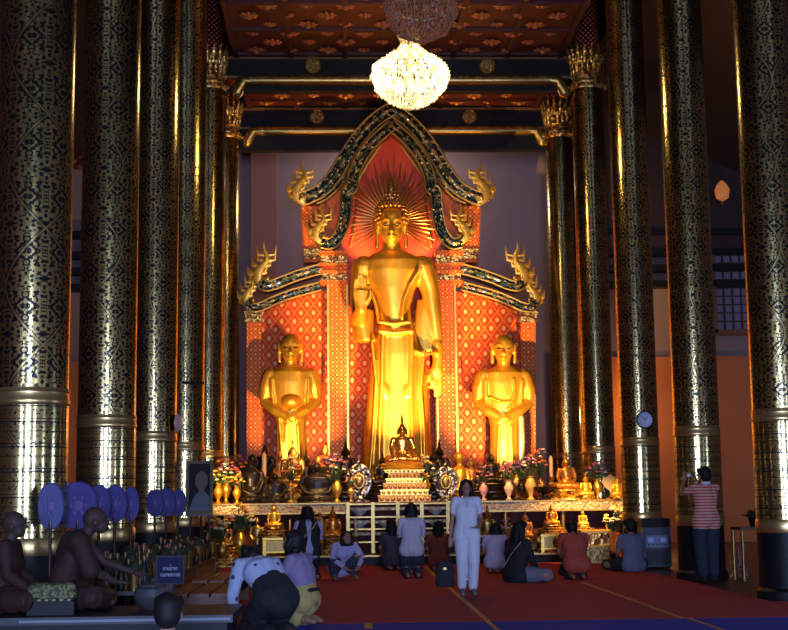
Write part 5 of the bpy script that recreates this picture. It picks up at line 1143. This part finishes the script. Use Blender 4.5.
# grey amplifier/speaker box
Ya = 24.0; a, b = at(644, 571, Ya), at(670, 519, Ya); sp_ = empty('amplifier_cabinet', ((a.x+b.x)/2, Ya+.2, .013), label='grey amplifier cabinet standing on the carpet beside the seated man', cat='amplifier'); w = (b.x-a.x)/2; h = b.z
G1 = mat('grey cabinet', (.07, .075, .10), .5); MB().bbox(-w, w, -.2, .22, .03, h*.82).build('cabinet', G1, sp_); MB().bbox(-w, w, -.2, .22, h*.83, h).build('top_unit', M_BLACK, sp_)
MB().bbox(-w*.8, w*.8, -.215, -.2, h*.42, h*.66).build('front_panel', mat('pale panel', (.22, .25, .36), .4), sp_)
q = MB()
for k in (-1, 1): q.bbox(k*w*.45-.05, k*w*.45+.05, -.225, -.215, h*.53, h*.61)
q.build('display', mat('panel display', (.3, .42, .7), .3, emit=(.3, .45, .9), es=.12), sp_)
q = MB()
for k in range(5): q.lathe([(.015, 0), (.015, .015)], (-w*.6+k*w*.3, -.215, h*.47), 10)
q.build('knob', M_BLACK, sp_, kind='stuff')
MB().bbox(-w*.8, w*.8, -.212, -.2, h*.08, h*.38).build('grille', mat('grille', (.03, .03, .035), .6), sp_)
for sx in (-1, 1):
    for sy in (-.15, .18): MB().bbox(sx*w*.8-.03, sx*w*.8+.03, sy-.03, sy+.03, 0, .03).build('foot', M_BLACK, sp_)
# dark side table with gilt legs and plants beyond the man
Yt = 20.6; c_ = at(753, 527, Yt); sd = empty('side_table', (c_.x, Yt, 0), label='dark side table with a slim gilt leg between the two nearest right columns', cat='table')
MB().bbox(-.25, .3, -.2, .35, c_.z-.04, c_.z).build('table_top', M_BWOOD, sd)
for sx in (-.22, .27):
    for sy in (-.17, .32): MB().lathe([(.04, 0), (.025, .08), (.02, c_.z*.5), (.03, c_.z*.8), (.025, c_.z-.04)], (sx, sy, 0), 12).build('leg', M_OLDGOLD, sd)
pl_ = empty('potted_plant', (c_.x+.05, Yt+.05, c_.z), label='dark leafy potted plant on the side table at right', cat='plant')
MB().lathe([(.07, 0), (.1, .12), (.11, .13), (.1, .14), (.01, .12)], seg=16, caps=False).build('pot', M_DARKBR, pl_)
q = MB()
for k in range(40): a_ = R.random()*2*PI; e_ = R.uniform(.3, 1.2); l_ = R.uniform(.1, .24); d = V(math.cos(a_)*math.sin(e_), math.sin(a_)*math.sin(e_)*.8, math.cos(e_)); q.tube([V(0, 0, .12), V(0, 0, .12)+d*l_*.6, V(0, 0, .12)+d*l_+V(0, 0, -.03)], [.006, .02, .003], 5)
q.build('leaves', mat('dark leaf', (0, 0, 0)), pl_)
hb = fl(741, 577); wr = empty('floor_garland_stand', (hb.x, hb.y, 0), label='pinkish wire flower stand on the floor right of the man photographing', cat='ornament')
wr.name = 'wire_flower_stand'
q = MB()
for k in range(6): a_ = k*PI/3; q.tube([(.16*math.cos(a_), .12*math.sin(a_), .01), (.05*math.cos(a_), .05*math.sin(a_), .22), (.1*math.cos(a_), .1*math.sin(a_), .5)], .009, 6)
q.build('wires', mat('pinkish wire', (.35, .18, .16), .4, .5), wr)
q = MB()
for k in range(14): a_ = R.random()*6.28; r_ = R.uniform(.02, .15); q.ell((r_*math.cos(a_), r_*math.sin(a_), R.uniform(.04, .3)), .022, 6, 5)
q.build('blossoms', mat('pale pink bead', (.4, .22, .22), .5), wr, kind='stuff')

# ---------------------------------------------------------------- chandeliers
CRY = mat('crystal', (.85, .8, .75), .08, 0, spec=.9); n_ = NT(CRY)
tr = n_.n('ShaderNodeBsdfTransparent'); tl = n_.n('ShaderNodeBsdfTranslucent'); tl.inputs[0].default_value = (.95, .85, .6, 1)
m1 = n_.n('ShaderNodeMixShader', ins={0: .45}); m2 = n_.n('ShaderNodeMixShader', ins={0: .38}); gl = n_.n('ShaderNodeBsdfGlossy'); gl.inputs['Roughness'].default_value = .15
n_.t.links.new(gl.outputs[0], m1.inputs[1]); n_.t.links.new(tl.outputs[0], m1.inputs[2]); n_.t.links.new(m1.outputs[0], m2.inputs[1]); n_.t.links.new(tr.outputs[0], m2.inputs[2])
n_.t.links.new(m2.outputs[0], n_.t.nodes['Material Output'].inputs['Surface'])
def chandelier(c, lit, label, s=1.):
    t = empty('chandelier', c, 0, s, label=label, cat='chandelier')
    prof = [(0.04, 0), (.18, .04), (.34, .12), (.48, .24), (.57, .38), (.61, .52), (.60, .64), (.52, .72), (.40, .80), (.26, .90), (.15, 1.0), (.14, 1.12), (.20, 1.2), (.22, 1.28)]
    q = MB(); cnt = 0
    def gem(p, r, h):
        o = len(q.v); q.v += [p+V(0, 0, h), p+V(r, 0, 0), p+V(0, r, 0), p+V(-r, 0, 0), p+V(0, -r, 0), p+V(0, 0, -h*1.3)]
        for a, b in ((1, 2), (2, 3), (3, 4), (4, 1)): q.f.append([o, o+a, o+b]); q.f.append([o+5, o+b, o+a])
    for i in range(len(prof)-1):
        (r0, z0), (r1, z1) = prof[i], prof[i+1]; L_ = math.hypot(r1-r0, z1-z0); rows = max(2, int(L_/.032))
        for k in range(rows):
            f = k/rows; r = r0+(r1-r0)*f; z = z0+(z1-z0)*f; n = max(4, int(2*PI*r/.048))
            for j in range(n):
                a = 2*PI*(j+R.random()*.5)/n; rr = r*(1+R.uniform(-.07, .05)); gem(V(rr*math.cos(a), rr*math.sin(a), z+R.uniform(-.015, .015)), .014, .024)
    q.build('crystals', CRY if lit else mat('unlit crystal', (.8, .36, .16), .2, .3), t, smooth=False, kind='stuff')
    MB().tube([(0, 0, 1.2), (0, 0, 1.5), (0, 0, 8)], .012, 6).build('chain', M_BLACK, t)
    q = MB()
    for r, z in ((.55, .55), (.42, .72), (.2, .92)): q.tube([(r*math.cos(a*PI/16), r*math.sin(a*PI/16), z) for a in range(33)], .012, 6, round_ends=False)
    for a in range(8): an = a*PI/4; q.tube([(0, 0, .35), (.3*math.cos(an), .3*math.sin(an), .42), (.55*math.cos(an), .55*math.sin(an), .55)], .01, 6)
    q.lathe([(.03, .1), (.05, .3), (.03, .5), (.06, .8), (.03, 1.2)], seg=14); q.build('frame', M_OLDGOLD, t)
    bm_ = mat('lit bulb', (1, .85, .6), .4, emit=(1., .74, .38), es=60.) if lit else mat('unlit bulb', (.6, .55, .5), .3)
    pb = MB().lathe([(.001, -.03), (.02, -.01), (.024, .015), (.012, .045), (.001, .065)], seg=10, caps=False).mesh('bulb'); pb.materials.append(bm_)
    for r, z, n in ((.5, .58, 20), (.36, .74, 14), (.15, .95, 6), (.4, .42, 14), (.2, .3, 8)):
        for j in range(n):
            a = 2*PI*j/n; o = bpy.data.objects.new('bulb', pb); COL.objects.link(o); o.parent = t; o.location = (r*math.cos(a), r*math.sin(a), z)
    return t
YC1, YC2 = 23.6, 20.6
b1 = at(410.5, 108, YC1); chandelier(b1, True, 'brightly lit crystal chandelier hanging in the centre of the nave', 1.13)
b2 = at(421, 41, YC2); chandelier(b2, False, 'unlit crystal chandelier above and in front of the bright one', .93)

# ---------------------------------------------------------------- lights
def area(name, loc, target, sx, sy, power, col, spread=180.):
    l = bpy.data.lights.new(name, 'AREA'); l.shape = 'RECTANGLE'; l.size = sx; l.size_y = sy; l.energy = power; l.color = col; l.spread = math.radians(spread)
    o = bpy.data.objects.new(name, l); COL.objects.link(o); o.location = loc; o.rotation_euler = (Vector(target)-Vector(loc)).to_track_quat('-Z', 'Z').to_euler(); return o
def spot(name, loc, target, power, col, ang=60., blend=.6, r=.08):
    l = bpy.data.lights.new(name, 'SPOT'); l.energy = power; l.color = col; l.spot_size = math.radians(ang); l.spot_blend = blend; l.shadow_soft_size = r
    o = bpy.data.objects.new(name, l); COL.objects.link(o); o.location = loc; o.rotation_euler = (Vector(target)-Vector(loc)).to_track_quat('-Z', 'Y').to_euler(); return o
def point(name, loc, power, col, r=.1):
    l = bpy.data.lights.new(name, 'POINT'); l.energy = power; l.color = col; l.shadow_soft_size = r
    o = bpy.data.objects.new(name, l); COL.objects.link(o); o.location = loc; return o
SKYC = (.40, .53, 1.)
area('side_door_daylight', (10.4, 2.7, 1.7), (0, 2.7, 1.7), 1.4, 3.2, 260, SKYC)
area('side_door_daylight', (10.4, 12.3, 1.7), (0, 12.3, 1.7), 1.4, 3.2, 260, SKYC)
area('doorway_daylight', (-.7, -7.8, 2.3), (-.7, 30, 2.3), 1.9, 4.6, 2600, SKYC)
area('side_doorway_daylight', (-7.4, -7.8, 1.8), (-7.4, 30, 1.8), .6, 3.6, 900, SKYC)
area('side_doorway_daylight', (6.8, -7.8, 1.8), (6.8, 30, 1.8), .6, 3.6, 900, SKYC)
point('chandelier_glow', b1+V(0, 0, .6), 330, (1, .72, .34), .45)
WARM = (1., .55, .15)
spot('altar_floodlight', (-.15, 29.2, zp+.35), at(394, 330, 32.), 4200, WARM, 66)
spot('altar_floodlight', (-1.9, 28.6, zp+.5), at(288, 385, 32), 3000, WARM, 60)
spot('altar_floodlight', (2.1, 28.6, zp+.5), at(505, 385, 32), 3000, WARM, 60)
spot('gable_fill', (-3.0, 28.0, 5.), at(391, 180, 33), 600, WARM, 50)  # pair of added spots without fixtures, brighten the gable boards
spot('gable_fill', (3.0, 28.0, 5.), at(391, 180, 33), 600, WARM, 50)
spot('niche_lamp', at(356, 262, 32.7), at(376, 200, 33.1), 130, WARM, 120)
spot('niche_lamp', at(427, 262, 32.7), at(407, 200, 33.1), 130, WARM, 120)
spot('offering_lamp', at(226, 492, 27.6)+V(0, -.1, .2), at(226, 492, 28.5), 130, WARM, 100)
spot('offering_lamp', at(600, 500, 26.6)+V(0, 0, .9), at(598, 520, 27.4), 650, WARM, 100)
spot('offering_lamp', at(274, 500, 26.6)+V(0, 0, .6), at(274, 520, 27.2), 60, WARM, 90)
spot('offering_lamp', at(404, 470, 27.)+V(0, 0, .9), at(404, 480, 28.6), 150, (1, .66, .3), 100)
point('aisle_fill', V(6.2, 35.4, 3.4), 95, (1, .5, .2), .2)  # added light with no fixture, brightens the orange dado
point('back_wall_fill', V(0, 35.6, 9.5), 200, (1., .82, .80), .5)  # unseen fill added behind the shrine to brighten the back wall
point('aisle_fill', V(-7.5, 35.0, 3.0), 22, (1, .5, .2), .2)  # same added fill for the left aisle end
for x_ in (300, 350, 450, 500, 545): spot('altar_item_fill', at(x_, 470, 27.2)+V(0, 0, 1.3), at(x_, 490, 28.8), 190, (1, .52, .16), 70)  # fill spots added in mid-air to brighten the altar items
w_ = bpy.data.worlds.new('world'); S.world = w_; w_.use_nodes = True; w_.node_tree.nodes['Background'].inputs[0].default_value = (.5, .55, .8, 1); w_.node_tree.nodes['Background'].inputs[1].default_value = .007
S.view_settings.view_transform = 'Standard'; S.view_settings.look = 'None'; S.view_settings.gamma = 1; S.view_settings.exposure = 0
S.view_settings.use_curve_mapping = False
S.cycles.max_bounces = 6; S.cycles.transparent_max_bounces = 16; S.cycles.caustics_reflective = False; S.cycles.caustics_refractive = False; S.cycles.sample_clamp_indirect = 4; S.cycles.sample_clamp_direct = 0
S.cycles.use_denoising = True
